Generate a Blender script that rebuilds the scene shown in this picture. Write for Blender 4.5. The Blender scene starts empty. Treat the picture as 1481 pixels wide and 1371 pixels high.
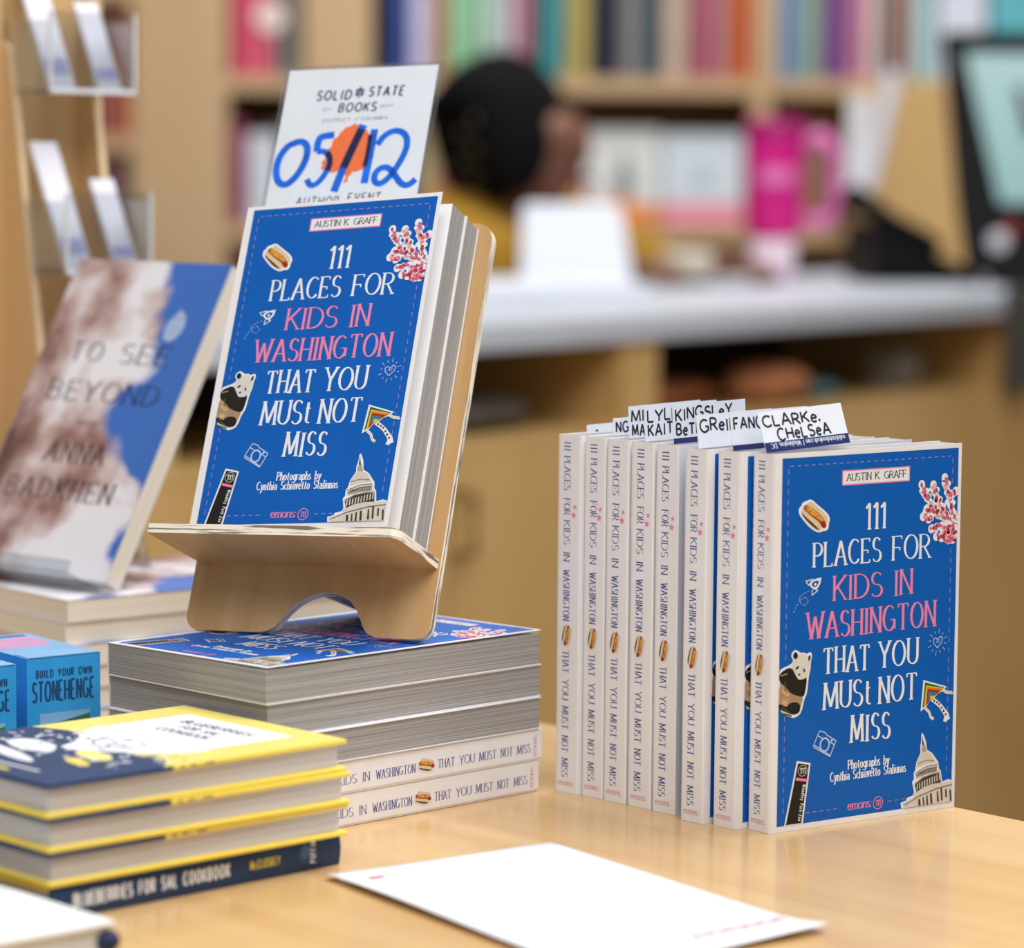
import bpy, math, random
from mathutils import Vector, Matrix
R = math.radians
SC = bpy.context.scene
COL = SC.collection

# ---------------------------------------------------------------- camera
cam_d = bpy.data.cameras.new('camera')
cam = bpy.data.objects.new('camera', cam_d); COL.objects.link(cam)
PITCH, ROLL = 0.0988, 0.0081
fw = Vector((0, math.cos(PITCH), -math.sin(PITCH)))
rt0 = Vector((1, 0, 0)); up0 = Vector((0, math.sin(PITCH), math.cos(PITCH)))
rt = math.cos(ROLL)*rt0 + math.sin(ROLL)*up0
up = -math.sin(ROLL)*rt0 + math.cos(ROLL)*up0
cam.matrix_world = Matrix(((rt.x, up.x, -fw.x, 0), (rt.y, up.y, -fw.y, 0), (rt.z, up.z, -fw.z, 1.1152), (0, 0, 0, 1)))
cam_d.sensor_fit = 'HORIZONTAL'; cam_d.sensor_width = 36.0
cam_d.lens = 4729.5/1481*36.0
cam_d.clip_start = 0.05; cam_d.clip_end = 50
cam_d.dof.use_dof = True; cam_d.dof.focus_distance = 1.80; cam_d.dof.aperture_fstop = 4.7
SC.camera = cam

# ---------------------------------------------------------------- world, lights, exposure
SC.view_settings.view_transform = 'Standard'; SC.view_settings.look = 'None'
SC.view_settings.gamma = 1.0; SC.view_settings.use_curve_mapping = False
SC.view_settings.exposure = 0.0
world = bpy.data.worlds.new('world'); SC.world = world; world.use_nodes = True
world.node_tree.nodes['Background'].inputs[0].default_value = (0.97, 0.985, 1.0, 1)
world.node_tree.nodes['Background'].inputs[1].default_value = 0.36
def area(name, loc, size, power, target, col=(1, 0.99, 0.978)):
    l = bpy.data.lights.new(name, 'AREA'); l.shape = 'RECTANGLE'; l.size, l.size_y = size; l.energy = power; l.color = col
    o = bpy.data.objects.new(name, l); COL.objects.link(o); o.location = loc
    o.rotation_euler = (Vector(target)-Vector(loc)).to_track_quat('-Z', 'Y').to_euler()
    return o
area('ceiling_light_table', (0.9, 2.2, 3.0), (1.5, 1.0), 50, (0.0, 1.8, 0.75))
area('ceiling_light_front', (0.2, 0.2, 3.0), (1.8, 1.2), 48, (0.0, 1.8, 0.8))
area('ceiling_light_counter', (0.6, 4.3, 3.0), (2.0, 0.8), 26, (0.2, 4.4, 0.9))
area('ceiling_light_shelves', (-0.2, 5.2, 3.0), (3.0, 0.5), 32, (-0.1, 6.0, 1.1))

# ---------------------------------------------------------------- materials
def lin(h):
    h = h.lstrip('#'); v = [int(h[i:i+2], 16)/255 for i in (0, 2, 4)]
    return tuple((c/12.92 if c <= .04045 else ((c+.055)/1.055)**2.4) for c in v)+(1,)
MAT = {}
def M(name, hexc='#ffffff', rough=.55, var=.06, scale=60, coat=0, metal=0, bump=0, spec=.4):
    if name in MAT: return MAT[name]
    m = bpy.data.materials.new(name); m.use_nodes = True; nt = m.node_tree; b = nt.nodes['Principled BSDF']
    c = lin(hexc)
    tc = nt.nodes.new('ShaderNodeTexCoord'); nz = nt.nodes.new('ShaderNodeTexNoise'); nz.inputs['Scale'].default_value = scale
    nz.inputs['Detail'].default_value = 3
    nt.links.new(tc.outputs['Object'], nz.inputs['Vector'])
    rp = nt.nodes.new('ShaderNodeValToRGB'); nt.links.new(nz.outputs['Fac'], rp.inputs['Fac'])
    rp.color_ramp.elements[0].position = .3; rp.color_ramp.elements[1].position = .7
    rp.color_ramp.elements[0].color = tuple(x*(1-var) for x in c[:3])+(1,)
    rp.color_ramp.elements[1].color = tuple(min(1, x*(1+var)) for x in c[:3])+(1,)
    nt.links.new(rp.outputs['Color'], b.inputs['Base Color'])
    b.inputs['Roughness'].default_value = rough; b.inputs['Metallic'].default_value = metal
    b.inputs['Specular IOR Level'].default_value = spec
    if coat: b.inputs['Coat Weight'].default_value = coat; b.inputs['Coat Roughness'].default_value = .12
    if bump:
        bp = nt.nodes.new('ShaderNodeBump'); bp.inputs['Strength'].default_value = bump; bp.inputs['Distance'].default_value = .002
        nt.links.new(nz.outputs['Fac'], bp.inputs['Height']); nt.links.new(bp.outputs['Normal'], b.inputs['Normal'])
    MAT[name] = m; return m
def wood(name, c1, c2, scale=(2, 40, 40), rough=.4, coat=0, rot=0, spec=.4):
    m = bpy.data.materials.new(name); m.use_nodes = True; nt = m.node_tree; b = nt.nodes['Principled BSDF']
    tc = nt.nodes.new('ShaderNodeTexCoord'); mp = nt.nodes.new('ShaderNodeMapping'); mp.inputs['Scale'].default_value = scale
    mp.inputs['Rotation'].default_value = (0, 0, rot)
    nz = nt.nodes.new('ShaderNodeTexNoise'); nz.inputs['Scale'].default_value = 1; nz.inputs['Detail'].default_value = 6; nz.inputs['Distortion'].default_value = .6
    nt.links.new(tc.outputs['Object'], mp.inputs['Vector']); nt.links.new(mp.outputs['Vector'], nz.inputs['Vector'])
    rp = nt.nodes.new('ShaderNodeValToRGB'); rp.color_ramp.elements[0].position = .3; rp.color_ramp.elements[1].position = .72
    rp.color_ramp.elements[0].color = lin(c1); rp.color_ramp.elements[1].color = lin(c2)
    nt.links.new(nz.outputs['Fac'], rp.inputs['Fac']); nt.links.new(rp.outputs['Color'], b.inputs['Base Color'])
    b.inputs['Roughness'].default_value = rough; b.inputs['Specular IOR Level'].default_value = spec
    if coat: b.inputs['Coat Weight'].default_value = coat; b.inputs['Coat Roughness'].default_value = .1
    MAT[name] = m; return m
def layered(name, c1, c2, axis_scale, rough=.7, lo=.35, hi=.65):     # page edges / ply edges: fine lines across one axis
    m = wood(name, c1, c2, axis_scale, rough, spec=.2)
    m.node_tree.nodes['Color Ramp'].color_ramp.elements[0].position = lo; m.node_tree.nodes['Color Ramp'].color_ramp.elements[1].position = hi
    for n in m.node_tree.nodes:
        if n.type == 'TEX_NOISE': n.inputs['Distortion'].default_value = 0
    return m
def clear(name, tint='#f4f7fa', base=.05):
    m = bpy.data.materials.new(name); m.use_nodes = True; nt = m.node_tree; nt.nodes.clear()
    out = nt.nodes.new('ShaderNodeOutputMaterial'); mx = nt.nodes.new('ShaderNodeMixShader'); tr = nt.nodes.new('ShaderNodeBsdfTransparent')
    gl = nt.nodes.new('ShaderNodeBsdfGlossy'); lw = nt.nodes.new('ShaderNodeLayerWeight'); lw.inputs['Blend'].default_value = .35
    ad = nt.nodes.new('ShaderNodeMath'); ad.operation = 'ADD'; ad.inputs[1].default_value = base; ad.use_clamp = True
    tr.inputs[0].default_value = lin(tint); gl.inputs['Roughness'].default_value = .06
    nt.links.new(lw.outputs['Facing'], ad.inputs[0]); ml = nt.nodes.new('ShaderNodeMath'); ml.operation = 'MULTIPLY'; ml.inputs[1].default_value = .55
    nt.links.new(ad.outputs[0], ml.inputs[0]); nt.links.new(ml.outputs[0], mx.inputs[0])
    nt.links.new(tr.outputs[0], mx.inputs[1]); nt.links.new(gl.outputs[0], mx.inputs[2]); nt.links.new(mx.outputs[0], out.inputs[0])
    MAT[name] = m; return m
def emit(name, hexc, s):
    m = bpy.data.materials.new(name); m.use_nodes = True; b = m.node_tree.nodes['Principled BSDF']
    b.inputs['Base Color'].default_value = lin(hexc); b.inputs['Emission Color'].default_value = lin(hexc); b.inputs['Emission Strength'].default_value = s
    b.inputs['Roughness'].default_value = .2; MAT[name] = m; return m

COVER = M('cover_white', '#edecef', .45, .02)
BLUE = M('cover_blue', '#045db9', .5, .03, scale=25, spec=.25)
INKW = M('ink_white', '#e9edf2', .45, .02)
PINK = M('ink_pink', '#ee86ad', .45, .03)
DASH = M('ink_dash', '#a77fc6', .5, .03)
NAVYI = M('ink_navy', '#40559a', .5, .05)
BLK = M('ink_black', '#15130f', .5, .1)
DGREY = M('ink_dark_grey', '#2c2b2c', .5, .05)
PAGES = layered('page_edges_grey', '#807d7c', '#b6b4b3', (6, 1500, 6), lo=.3, hi=.7)
PAPER = M('paper_page', '#f0f1f3', .6, .02)
WOODT = wood('table_maple', '#cca26a', '#dab680', (2.2, 26, 26), .27, coat=.25, rot=R(-42))
PLY = wood('plywood_face', '#b98f5c', '#c9a473', (60, 8, 8), .45)
PLYED = layered('plywood_edge', '#7d7268', '#f1e8d9', (30, 620, 30), .7, lo=.40, hi=.50); PLYEL = layered('plywood_edge_ledge', '#7d7268', '#f1e8d9', (30, 30, 620), .7, lo=.40, hi=.50)
WOODC = wood('counter_plywood', '#c69e62', '#d6b177', (5, 5, 1.5), .5)
WOODS = wood('shelf_plywood', '#c3a078', '#d5b68d', (3, 3, 1.2), .55)
CLEAR = clear('clear_acrylic', base=.07)

# ---------------------------------------------------------------- mesh helpers
class MB:
    def __init__(s): s.v, s.f, s.m = [], [], []
    def face(s, pts, m=0):
        n = len(s.v); s.v += [tuple(p) for p in pts]; s.f.append(tuple(range(n, n+len(pts)))); s.m.append(m)
    def grid(s, rows, m=0, close_u=False, cap=False):
        n = len(s.v); w = len(rows[0])
        for r in rows: s.v += [tuple(p) for p in r]
        for i in range(len(rows)-1):
            for j in range(w if close_u else w-1):
                k = (j+1) % w
                s.f.append((n+i*w+j, n+i*w+k, n+(i+1)*w+k, n+(i+1)*w+j)); s.m.append(m)
        if cap:
            s.f.append(tuple(n+j for j in range(w))[::-1]); s.m.append(m)
            s.f.append(tuple(n+(len(rows)-1)*w+j for j in range(w))); s.m.append(m)
    def box(s, x0, x1, y0, y1, z0, z1, m=0, mat=None):
        P = [Vector(p) for p in ((x0,y0,z0),(x1,y0,z0),(x1,y1,z0),(x0,y1,z0),(x0,y0,z1),(x1,y0,z1),(x1,y1,z1),(x0,y1,z1))]
        if mat is not None: P = [mat @ p for p in P]
        n = len(s.v); s.v += [tuple(p) for p in P]
        for i, q in enumerate(((0,3,2,1),(4,5,6,7),(0,1,5,4),(1,2,6,5),(2,3,7,6),(3,0,4,7))):
            s.f.append(tuple(n+k for k in q)); s.m.append(m[i] if isinstance(m, (list, tuple)) else m)
    def prism(s, pts, d, m=0, mside=None):          # pts: 3D outline, d: extrusion vector
        d = Vector(d); a = [Vector(p) for p in pts]; b = [p+d for p in a]; n = len(s.v); k = len(a)
        s.v += [tuple(p) for p in a+b]
        s.f.append(tuple(range(n, n+k))[::-1]); s.m.append(m); s.f.append(tuple(range(n+k, n+2*k))); s.m.append(m)
        for i in range(k):
            j = (i+1) % k; s.f.append((n+i, n+j, n+k+j, n+k+i)); s.m.append(m if mside is None else mside)
    def lathe(s, prof, c=(0,0,0), m=0, n=28):
        rows = [[(c[0]+r*math.cos(2*math.pi*i/n), c[1]+r*math.sin(2*math.pi*i/n), c[2]+z) for i in range(n)] for r, z in prof]
        s.grid(rows, m, True, True)
    def tube(s, path, r, m=0, n=10):
        path = [Vector(p) for p in path]; rows = []
        for i, p in enumerate(path):
            t = (path[min(i+1, len(path)-1)]-path[max(i-1, 0)]).normalized()
            a = t.cross(Vector((0, 0, 1)));
            if a.length < .05: a = t.cross(Vector((0, 1, 0)))
            a.normalize(); b = t.cross(a); rr = r[i] if isinstance(r, (list, tuple)) else r
            rows.append([p+rr*(math.cos(2*math.pi*k/n)*a+math.sin(2*math.pi*k/n)*b) for k in range(n)])
        s.grid(rows, m, True, True)
    def sphere(s, c, r, m=0, n=16, k=10):
        r = r if isinstance(r, (tuple, list)) else (r, r, r)
        rows = [[(c[0]+r[0]*math.sin(math.pi*i/k)*math.cos(2*math.pi*j/n), c[1]+r[1]*math.sin(math.pi*i/k)*math.sin(2*math.pi*j/n), c[2]-r[2]*math.cos(math.pi*i/k)) for j in range(n)] for i in range(1, k)]
        s.grid(rows, m, True, True)
    def art(s, A, O, U, V, N, mi):
        O, U, V, N = map(Vector, (O, U, V, N))
        for pts, mat, z in A.shapes:
            s.face([O+U*(p[0]/1000)+V*(p[1]/1000)+N*z for p in pts], mi(mat))
def mesh(name, mb, mats, smooth=False):
    me = bpy.data.meshes.new(name); me.from_pydata(mb.v, [], mb.f)
    for m in mats: me.materials.append(m)
    me.polygons.foreach_set('material_index', mb.m)
    if smooth: me.polygons.foreach_set('use_smooth', [True]*len(mb.f))
    me.update(); return me
def obj(name, mb, mats, parent=None, bevel=0, smooth=False, loc=None):
    me = mb if isinstance(mb, bpy.types.Mesh) else mesh(name, mb, mats if isinstance(mats, (list, tuple)) else [mats], smooth)
    o = bpy.data.objects.new(name, me); COL.objects.link(o)
    if parent: o.parent = parent
    if loc: o.location = loc
    if bevel:
        b = o.modifiers.new('bevel', 'BEVEL'); b.width = bevel; b.segments = 2; b.limit_method = 'ANGLE'
    return o
def tag(o, label, cat, group=None, kind=None):
    o['label'] = label; o['category'] = cat
    if group: o['group'] = group
    if kind: o['kind'] = kind
    return o
def thing(name, label, cat, mat=None, group=None):
    o = bpy.data.objects.new(name, None); COL.objects.link(o); o.empty_display_size = .02
    if mat is not None: o.matrix_world = mat
    return tag(o, label, cat, group)
def struct(name, mb, m, label=None, cat='structure'):
    o = obj(name, mb, m); o['kind'] = 'structure'; o['label'] = label or name.replace('_', ' '); o['category'] = cat; return o
def frame(O, X, Y, Z):
    X, Y, Z = Vector(X), Vector(Y), Vector(Z)
    return Matrix(((X.x, Y.x, Z.x, O[0]), (X.y, Y.y, Z.y, O[1]), (X.z, Y.z, Z.z, O[2]), (0, 0, 0, 1)))
def d2(a): return Vector((math.cos(R(a)), math.sin(R(a)), 0))
def dup(root, mat, label, group=None):
    r = root.copy(); COL.objects.link(r); r.matrix_world = mat; r['label'] = label
    if group: r['group'] = group
    for ch in root.children:
        c = ch.copy(); COL.objects.link(c); c.parent = r
        for g in ch.children:
            d = g.copy(); COL.objects.link(d); d.parent = c
    return r

# ---------------------------------------------------------------- lettering: skeleton glyphs drawn with a broad pen
# polylines in units of cap height 100, "@cx,cy,rx,ry,a0,a1" is an arc
G = {
'A': ('0,0 30,100 60,0|12,34 48,34', 60), 'B': ('0,0 0,100|0,100 20,100 @20,76,22,24,90,-90 0,52|20,52 @20,26,27,26,90,-90 0,0', 48),
'C': ('@32,50,32,50,48,318', 56), 'D': ('0,0 0,100|0,100 16,100 @16,50,40,50,90,-90 0,0', 56), 'E': ('0,0 0,100|0,100 42,100|0,52 33,52|0,0 44,0', 44),
'F': ('0,0 0,100|0,100 42,100|0,52 33,52', 42), 'G': ('@32,50,32,50,48,330|38,44 62,44|60,44 60,8', 62), 'H': ('0,0 0,100|50,0 50,100|0,50 50,50', 50),
'I': ('7,0 7,100', 14), 'J': ('28,100 28,22 @11,22,17,22,0,-150', 28), 'K': ('0,0 0,100|46,100 2,42|14,56 48,0', 48), 'L': ('0,100 0,0|0,0 40,0', 40),
'M': ('0,0 6,100|6,100 35,8|35,8 64,100|64,100 70,0', 70), 'N': ('0,0 0,100|0,100 50,0|50,0 50,100', 50), 'O': ('@32,50,32,50,90,450', 64),
'P': ('0,0 0,100|0,100 18,100 @18,73,26,27,90,-90 0,46', 44), 'R': ('0,0 0,100|0,100 18,100 @18,74,25,26,90,-90 0,48|20,48 48,0', 48),
'S': ('@22,75,20,25,30,270 @22,25,23,25,90,-150', 44), 'T': ('27,0 27,100|0,100 54,100', 54), 'U': ('0,100 0,28 @25,28,25,28,180,360 50,100', 50),
'V': ('0,100 28,0 56,100', 56), 'W': ('0,100 22,0|22,0 42,84|42,84 62,0|62,0 84,100', 84), 'X': ('0,100 50,0|50,100 0,0', 50), 'Y': ('0,100 27,46|54,100 27,46|27,46 27,0', 54),
'Z': ('0,100 46,100|46,100 0,0|0,0 48,0', 48), '0': ('@28,50,28,50,90,450', 56), '1': ('14,0 14,100|0,82 14,100', 16), '2': ('@24,74,24,26,160,-30 0,0|0,0 50,0', 50),
'5': ('44,100 6,100|6,100 4,56 @22,32,26,32,120,-150', 48), '7': ('0,100 46,100|46,100 14,0', 46),
'a': ('4,50 @18,46,16,16,150,0 34,0|34,34 @17,18,17,18,70,300', 36), 'b': ('0,100 0,0|@18,31,18,31,150,-150', 36), 'c': ('@19,31,19,31,48,312', 34),
'd': ('36,100 36,0|@18,31,18,31,30,330', 36), 'e': ('2,34 36,34 @19,31,18,31,5,318', 36), 'f': ('@26,80,14,20,60,180 12,0|0,62 28,62', 30),
'g': ('@18,31,18,31,30,330|36,62 36,-14 @18,-14,18,18,0,-150', 36), 'h': ('0,100 0,0|0,42 @17,42,17,20,160,0 34,0', 34), 'i': ('6,62 6,0|6,84 7,92', 12),
'k': ('0,100 0,0|30,62 2,28|10,36 32,0', 32), 'l': ('5,100 5,0', 10), 'm': ('0,62 0,0|0,44 @14,44,14,18,160,0 28,0|28,44 @42,44,14,18,160,0 56,0', 56),
'n': ('0,62 0,0|0,42 @16,42,16,20,160,0 32,0', 32), 'o': ('@19,31,19,31,90,450', 38), 'p': ('0,62 0,-34|@18,31,18,31,150,-150', 36),
'r': ('0,62 0,0|0,40 @14,44,14,18,170,60', 22), 's': ('@14,47,13,15,35,270 @14,16,15,16,90,-150', 28), 't': ('10,88 10,16 @22,16,12,16,180,300|0,62 24,62', 26),
'u': ('0,62 0,20 @16,20,16,20,180,340 32,32|32,62 32,0', 32), 'v': ('0,62 18,0|18,0 36,62', 36), 'w': ('0,62 14,0|14,0 27,56|27,56 40,0|40,0 54,62', 54),
'y': ('0,62 18,0|36,62 18,0|18,0 4,-34', 36), 'z': ('0,62 32,62|32,62 0,0|0,0 34,0', 34),
'.': ('0,0 0,9', 4), ',': ('4,10 0,-14', 6), ':': ('0,0 0,10|0,50 0,60', 4), '-': ('0,34 24,34', 24), '|': ('0,-10 0,110', 0), '/': ('0,-10 34,110', 34),
}
def arc(cx, cy, rx, ry, a0, a1, n=None):
    n = n or max(4, int(abs(a1-a0)/22)); return [(cx+rx*math.cos(R(a0+(a1-a0)*i/n)), cy+ry*math.sin(R(a0+(a1-a0)*i/n))) for i in range(n+1)]
def P(s): return [tuple(map(float, q.split(','))) for q in s.split()]
GC = {}
def glyph(ch):
    if ch not in GC:
        lines = []
        for part in G[ch][0].split('|'):
            pl = []
            for tk in part.split():
                pl += arc(*map(float, tk[1:].split(','))) if tk[0] == '@' else [tuple(map(float, tk.split(',')))]
            lines.append(pl)
        GC[ch] = lines
    return GC[ch]
STY = {  # thick, thin, pen angle, serif half length, letter gap
'title': (.132, .04, 12, .06, .18), 'serif': (.15, .05, 18, .08, .24), 'small': (.165, .08, 20, .045, .15), 'light': (.125, .042, 12, .075, .42),
'sans': (.14, .14, 0, 0, .30), 'bold': (.19, .19, 0, 0, .32), 'cond': (.19, .19, 0, 0, .27), 'thin': (.1, .1, 0, 0, .3), 'hand': (.19, .19, 0, 0, .27)}
class Art:
    def __init__(s, lift=4e-5): s.shapes, s.n, s.lift = [], 0, lift
    def poly(s, pts, m, L=1, sm=0):
        if isinstance(pts, str): pts = P(pts)
        for _ in range(sm):
            q = []
            for i in range(len(pts)):
                a, b = pts[i], pts[(i+1) % len(pts)]
                q += [(a[0]*.75+b[0]*.25, a[1]*.75+b[1]*.25), (a[0]*.25+b[0]*.75, a[1]*.25+b[1]*.75)]
            pts = q
        s.n += 1; s.shapes.append((pts, m, s.lift*L+(s.n % 14)*1.5e-6))
    def rect(s, x0, y0, x1, y1, m, L=1): s.poly([(x0, y0), (x1, y0), (x1, y1), (x0, y1)], m, L)
    def ell(s, cx, cy, rx, ry, m, L=1, n=18, rot=0):
        c, q = math.cos(R(rot)), math.sin(R(rot)); pp = arc(0, 0, rx, ry, 0, 360, n)[:-1]
        s.poly([(cx+x*c-y*q, cy+x*q+y*c) for x, y in pp], m, L)
    def stroke(s, pts, w, m, L=2, w2=None, nib=0, up=(0, -1)):
        if isinstance(pts, str): pts = P(pts)
        pts = [p for i, p in enumerate(pts) if i == 0 or math.hypot(p[0]-pts[i-1][0], p[1]-pts[i-1][1]) > 1e-4]
        runs, cur = [], [pts[0]]
        for i in range(1, len(pts)):
            cur.append(pts[i])
            if i < len(pts)-1:
                a = math.atan2(pts[i][1]-pts[i-1][1], pts[i][0]-pts[i-1][0]); b = math.atan2(pts[i+1][1]-pts[i][1], pts[i+1][0]-pts[i][0])
                if abs((b-a+math.pi) % (2*math.pi)-math.pi) > R(50): runs.append(cur); cur = [pts[i]]
        runs.append(cur)
        closed = len(runs) == 1 and math.hypot(pts[0][0]-pts[-1][0], pts[0][1]-pts[-1][1]) < 1e-3
        for r in runs:
            Lp, Rp = [], []
            for i, p in enumerate(r):
                a = r[i-1] if i else (r[-2] if closed else r[0]); b = r[i+1] if i < len(r)-1 else (r[1] if closed else r[-1])
                dx, dy = b[0]-a[0], b[1]-a[1]; ln = math.hypot(dx, dy) or 1; dx, dy = dx/ln, dy/ln
                ww = w[i] if isinstance(w, (list, tuple)) else w
                if w2 is not None:   # broad pen: thick on down strokes and "\" diagonals
                    lx = dx*(-up[1])+dy*up[0]; ly = dx*up[0]+dy*up[1]; t = abs(math.sin(math.atan2(ly, lx)+R(nib))); ww = w2+(w-w2)*t**1.6
                Lp.append((p[0]-dy*ww/2, p[1]+dx*ww/2)); Rp.append((p[0]+dy*ww/2, p[1]-dx*ww/2))
            s.n += 1; z = s.lift*L+(s.n % 14)*1.5e-6
            for i in range(len(r)-1): s.shapes.append(([Lp[i], Lp[i+1], Rp[i+1], Rp[i]], m, z))
    def text(s, txt, x, y, h, m, sty='title', width=None, d=(1, 0), L=3, weight=1, slant=0, gap=None, jit=0):
        th, tn, nib, sf, gp = STY[sty]; th *= weight; tn *= weight; gp = gap if gap is not None else gp
        wsum = sum(38 if c == ' ' else G[c][1] for c in txt)/100; gaps = (len(txt)-1)*gp*h+th*h
        k = h if width is None else max((width-gaps)/wsum, .12*h)
        pos, adv = [], 0
        for c in txt: pos.append(adv); adv += (.38 if c == ' ' else G[c][1]/100)+gp*h/k
        ux, uy = d; vx, vy = d[1], -d[0]; off = th*h*.5
        rnd = random.Random(len(txt)*7+int(x))
        for c, p in zip(txt, pos):
            if c == ' ': continue
            jy = rnd.uniform(-jit, jit)*h; js = 1+rnd.uniform(-jit, jit)
            def mp(q): a = off+(p+q[0]/100)*k+slant*q[1]/100*h; b = q[1]/100*h*js+jy; return (x+ux*a+vx*b, y+uy*a+vy*b)
            for pl in glyph(c):
                pts = [mp(q) for q in pl]
                s.stroke(pts, th*h, m, L, w2=(tn*h if th != tn else None), nib=nib, up=(vx, vy))
                if sf and len(pl) > 1 and math.hypot(pl[0][0]-pl[-1][0], pl[0][1]-pl[-1][1]) > 1:
                    for e, n2 in ((0, 1), (-1, -2)):
                        q, r = pl[e], pl[n2]; ddx, ddy = q[0]-r[0], q[1]-r[1]
                        if c in '.,:' or (c in 'MNWAV' and False): continue
                        if abs(ddy) > 1.2*abs(ddx) and (abs(q[1]) < 1 or abs(q[1]-100) < 1 or abs(q[1]-62) < 1 or abs(q[1]+34) < 1):
                            if c == 'N' and q in ((50, 0), (0, 100)) and False: continue
                            cx, cy = mp(q); ll = sf*h
                            if c in 'bdhkl1' and q[1] > 50 or c in 'nmrpui' and q[1] > 50: a0, a1 = -ll*1.5, th*h*.4
                            else: a0, a1 = -ll-th*h*.35, ll+th*h*.35
                            s.stroke([(cx+ux*a0, cy+uy*a0), (cx+ux*a1, cy+uy*a1)], max(tn*h*1.1, .05), m, L)
                        elif abs(ddx) > 3*abs(ddy) and c in 'EFTLZ':
                            cx, cy = mp(q); sg = -1 if q[1] > 10 else 1
                            if q[0] < 5 and c != 'T': continue
                            b = sg*.13*h
                            s.stroke([(cx, cy), (cx+vx*b, cy+vy*b)], th*h*.5, m, L)

# ---------------------------------------------------------------- the blue city guide: cover art (millimetres, from the spine fold and the head)
W, H = .135, .205
BUN = M('ink_bun', '#d9c9a4', .5); BUND = M('ink_bun_brown', '#6b3718', .5, .3, 300); SAUS = M('ink_sausage', '#b0502c', .5, .2, 400); MUST = M('ink_mustard', '#e2a22c', .5, .25, 900); KET = M('ink_ketchup', '#a3211c', .5)
def hotdog(A, T, L=4):
    for m, s in ((INKW, '22.1,26.0 24.2,25.3 26.4,25.7 30.3,28.7 35.9,32.5 38.4,35.0 39.0,37.1 38.2,39.2 38.2,41.3 36.9,43.0 34.1,43.0 31.7,43.7 28.9,43.0 24.5,40.4 20.6,36.8 17.5,33.5 16.7,31.4 17.2,29.3 18.6,28.6 19.1,27.1 20.4,26.4'),
                 (BUN, '23.2,27.3 24.8,26.6 26.4,27.0 31.7,30.9 36.4,34.5 37.6,37.1 36.5,39.1 35.4,37.6 32.0,33.8 27.6,30.2 23.2,27.9'),
                 (SAUS, '20.5,28.6 22.4,27.7 27.6,30.7 33.1,34.7 36.3,38.7 36.6,40.6 34.9,41.8 33.3,40.7 30.4,37.5 26.0,34.8 22.1,31.9 19.7,29.9'),
                 (KET, '32.1,38.5 34.0,37.5 36.3,39.8 36.0,41.0 34.7,41.6 33.3,40.4'),
                 (MUST, '22.1,28.7 24.0,28.8 28.7,32.0 32.0,34.3 34.6,36.9 33.2,37.9 31.0,36.3 27.6,34.5 24.3,32.6 22.1,30.8'),
                 (BUN, '18.6,31.1 19.4,30.1 22.1,31.9 26.6,35.2 31.0,37.8 33.3,40.9 32.5,42.1 30.0,42.0 26.1,39.6 21.7,35.8 19.2,33.0'),
                 (BUND, '18.6,31.9 22.2,34.9 26.6,38.1 30.5,41.2 31.3,42.1 29.7,41.8 25.8,39.5 21.4,35.7 19.2,33.4')):
        A.poly([T(p) for p in P(s)], m, L, 1); L += 1
    rnd = random.Random(3)
    for i in range(16):
        t = i/15; cx, cy = T((23.5+t*10+rnd.uniform(-.8, .8), 29.8+t*7+rnd.uniform(-.9, .9)))
        A.ell(cx, cy, .55, .4, (SAUS, MUST, BUN)[i % 3], L, 7)
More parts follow.
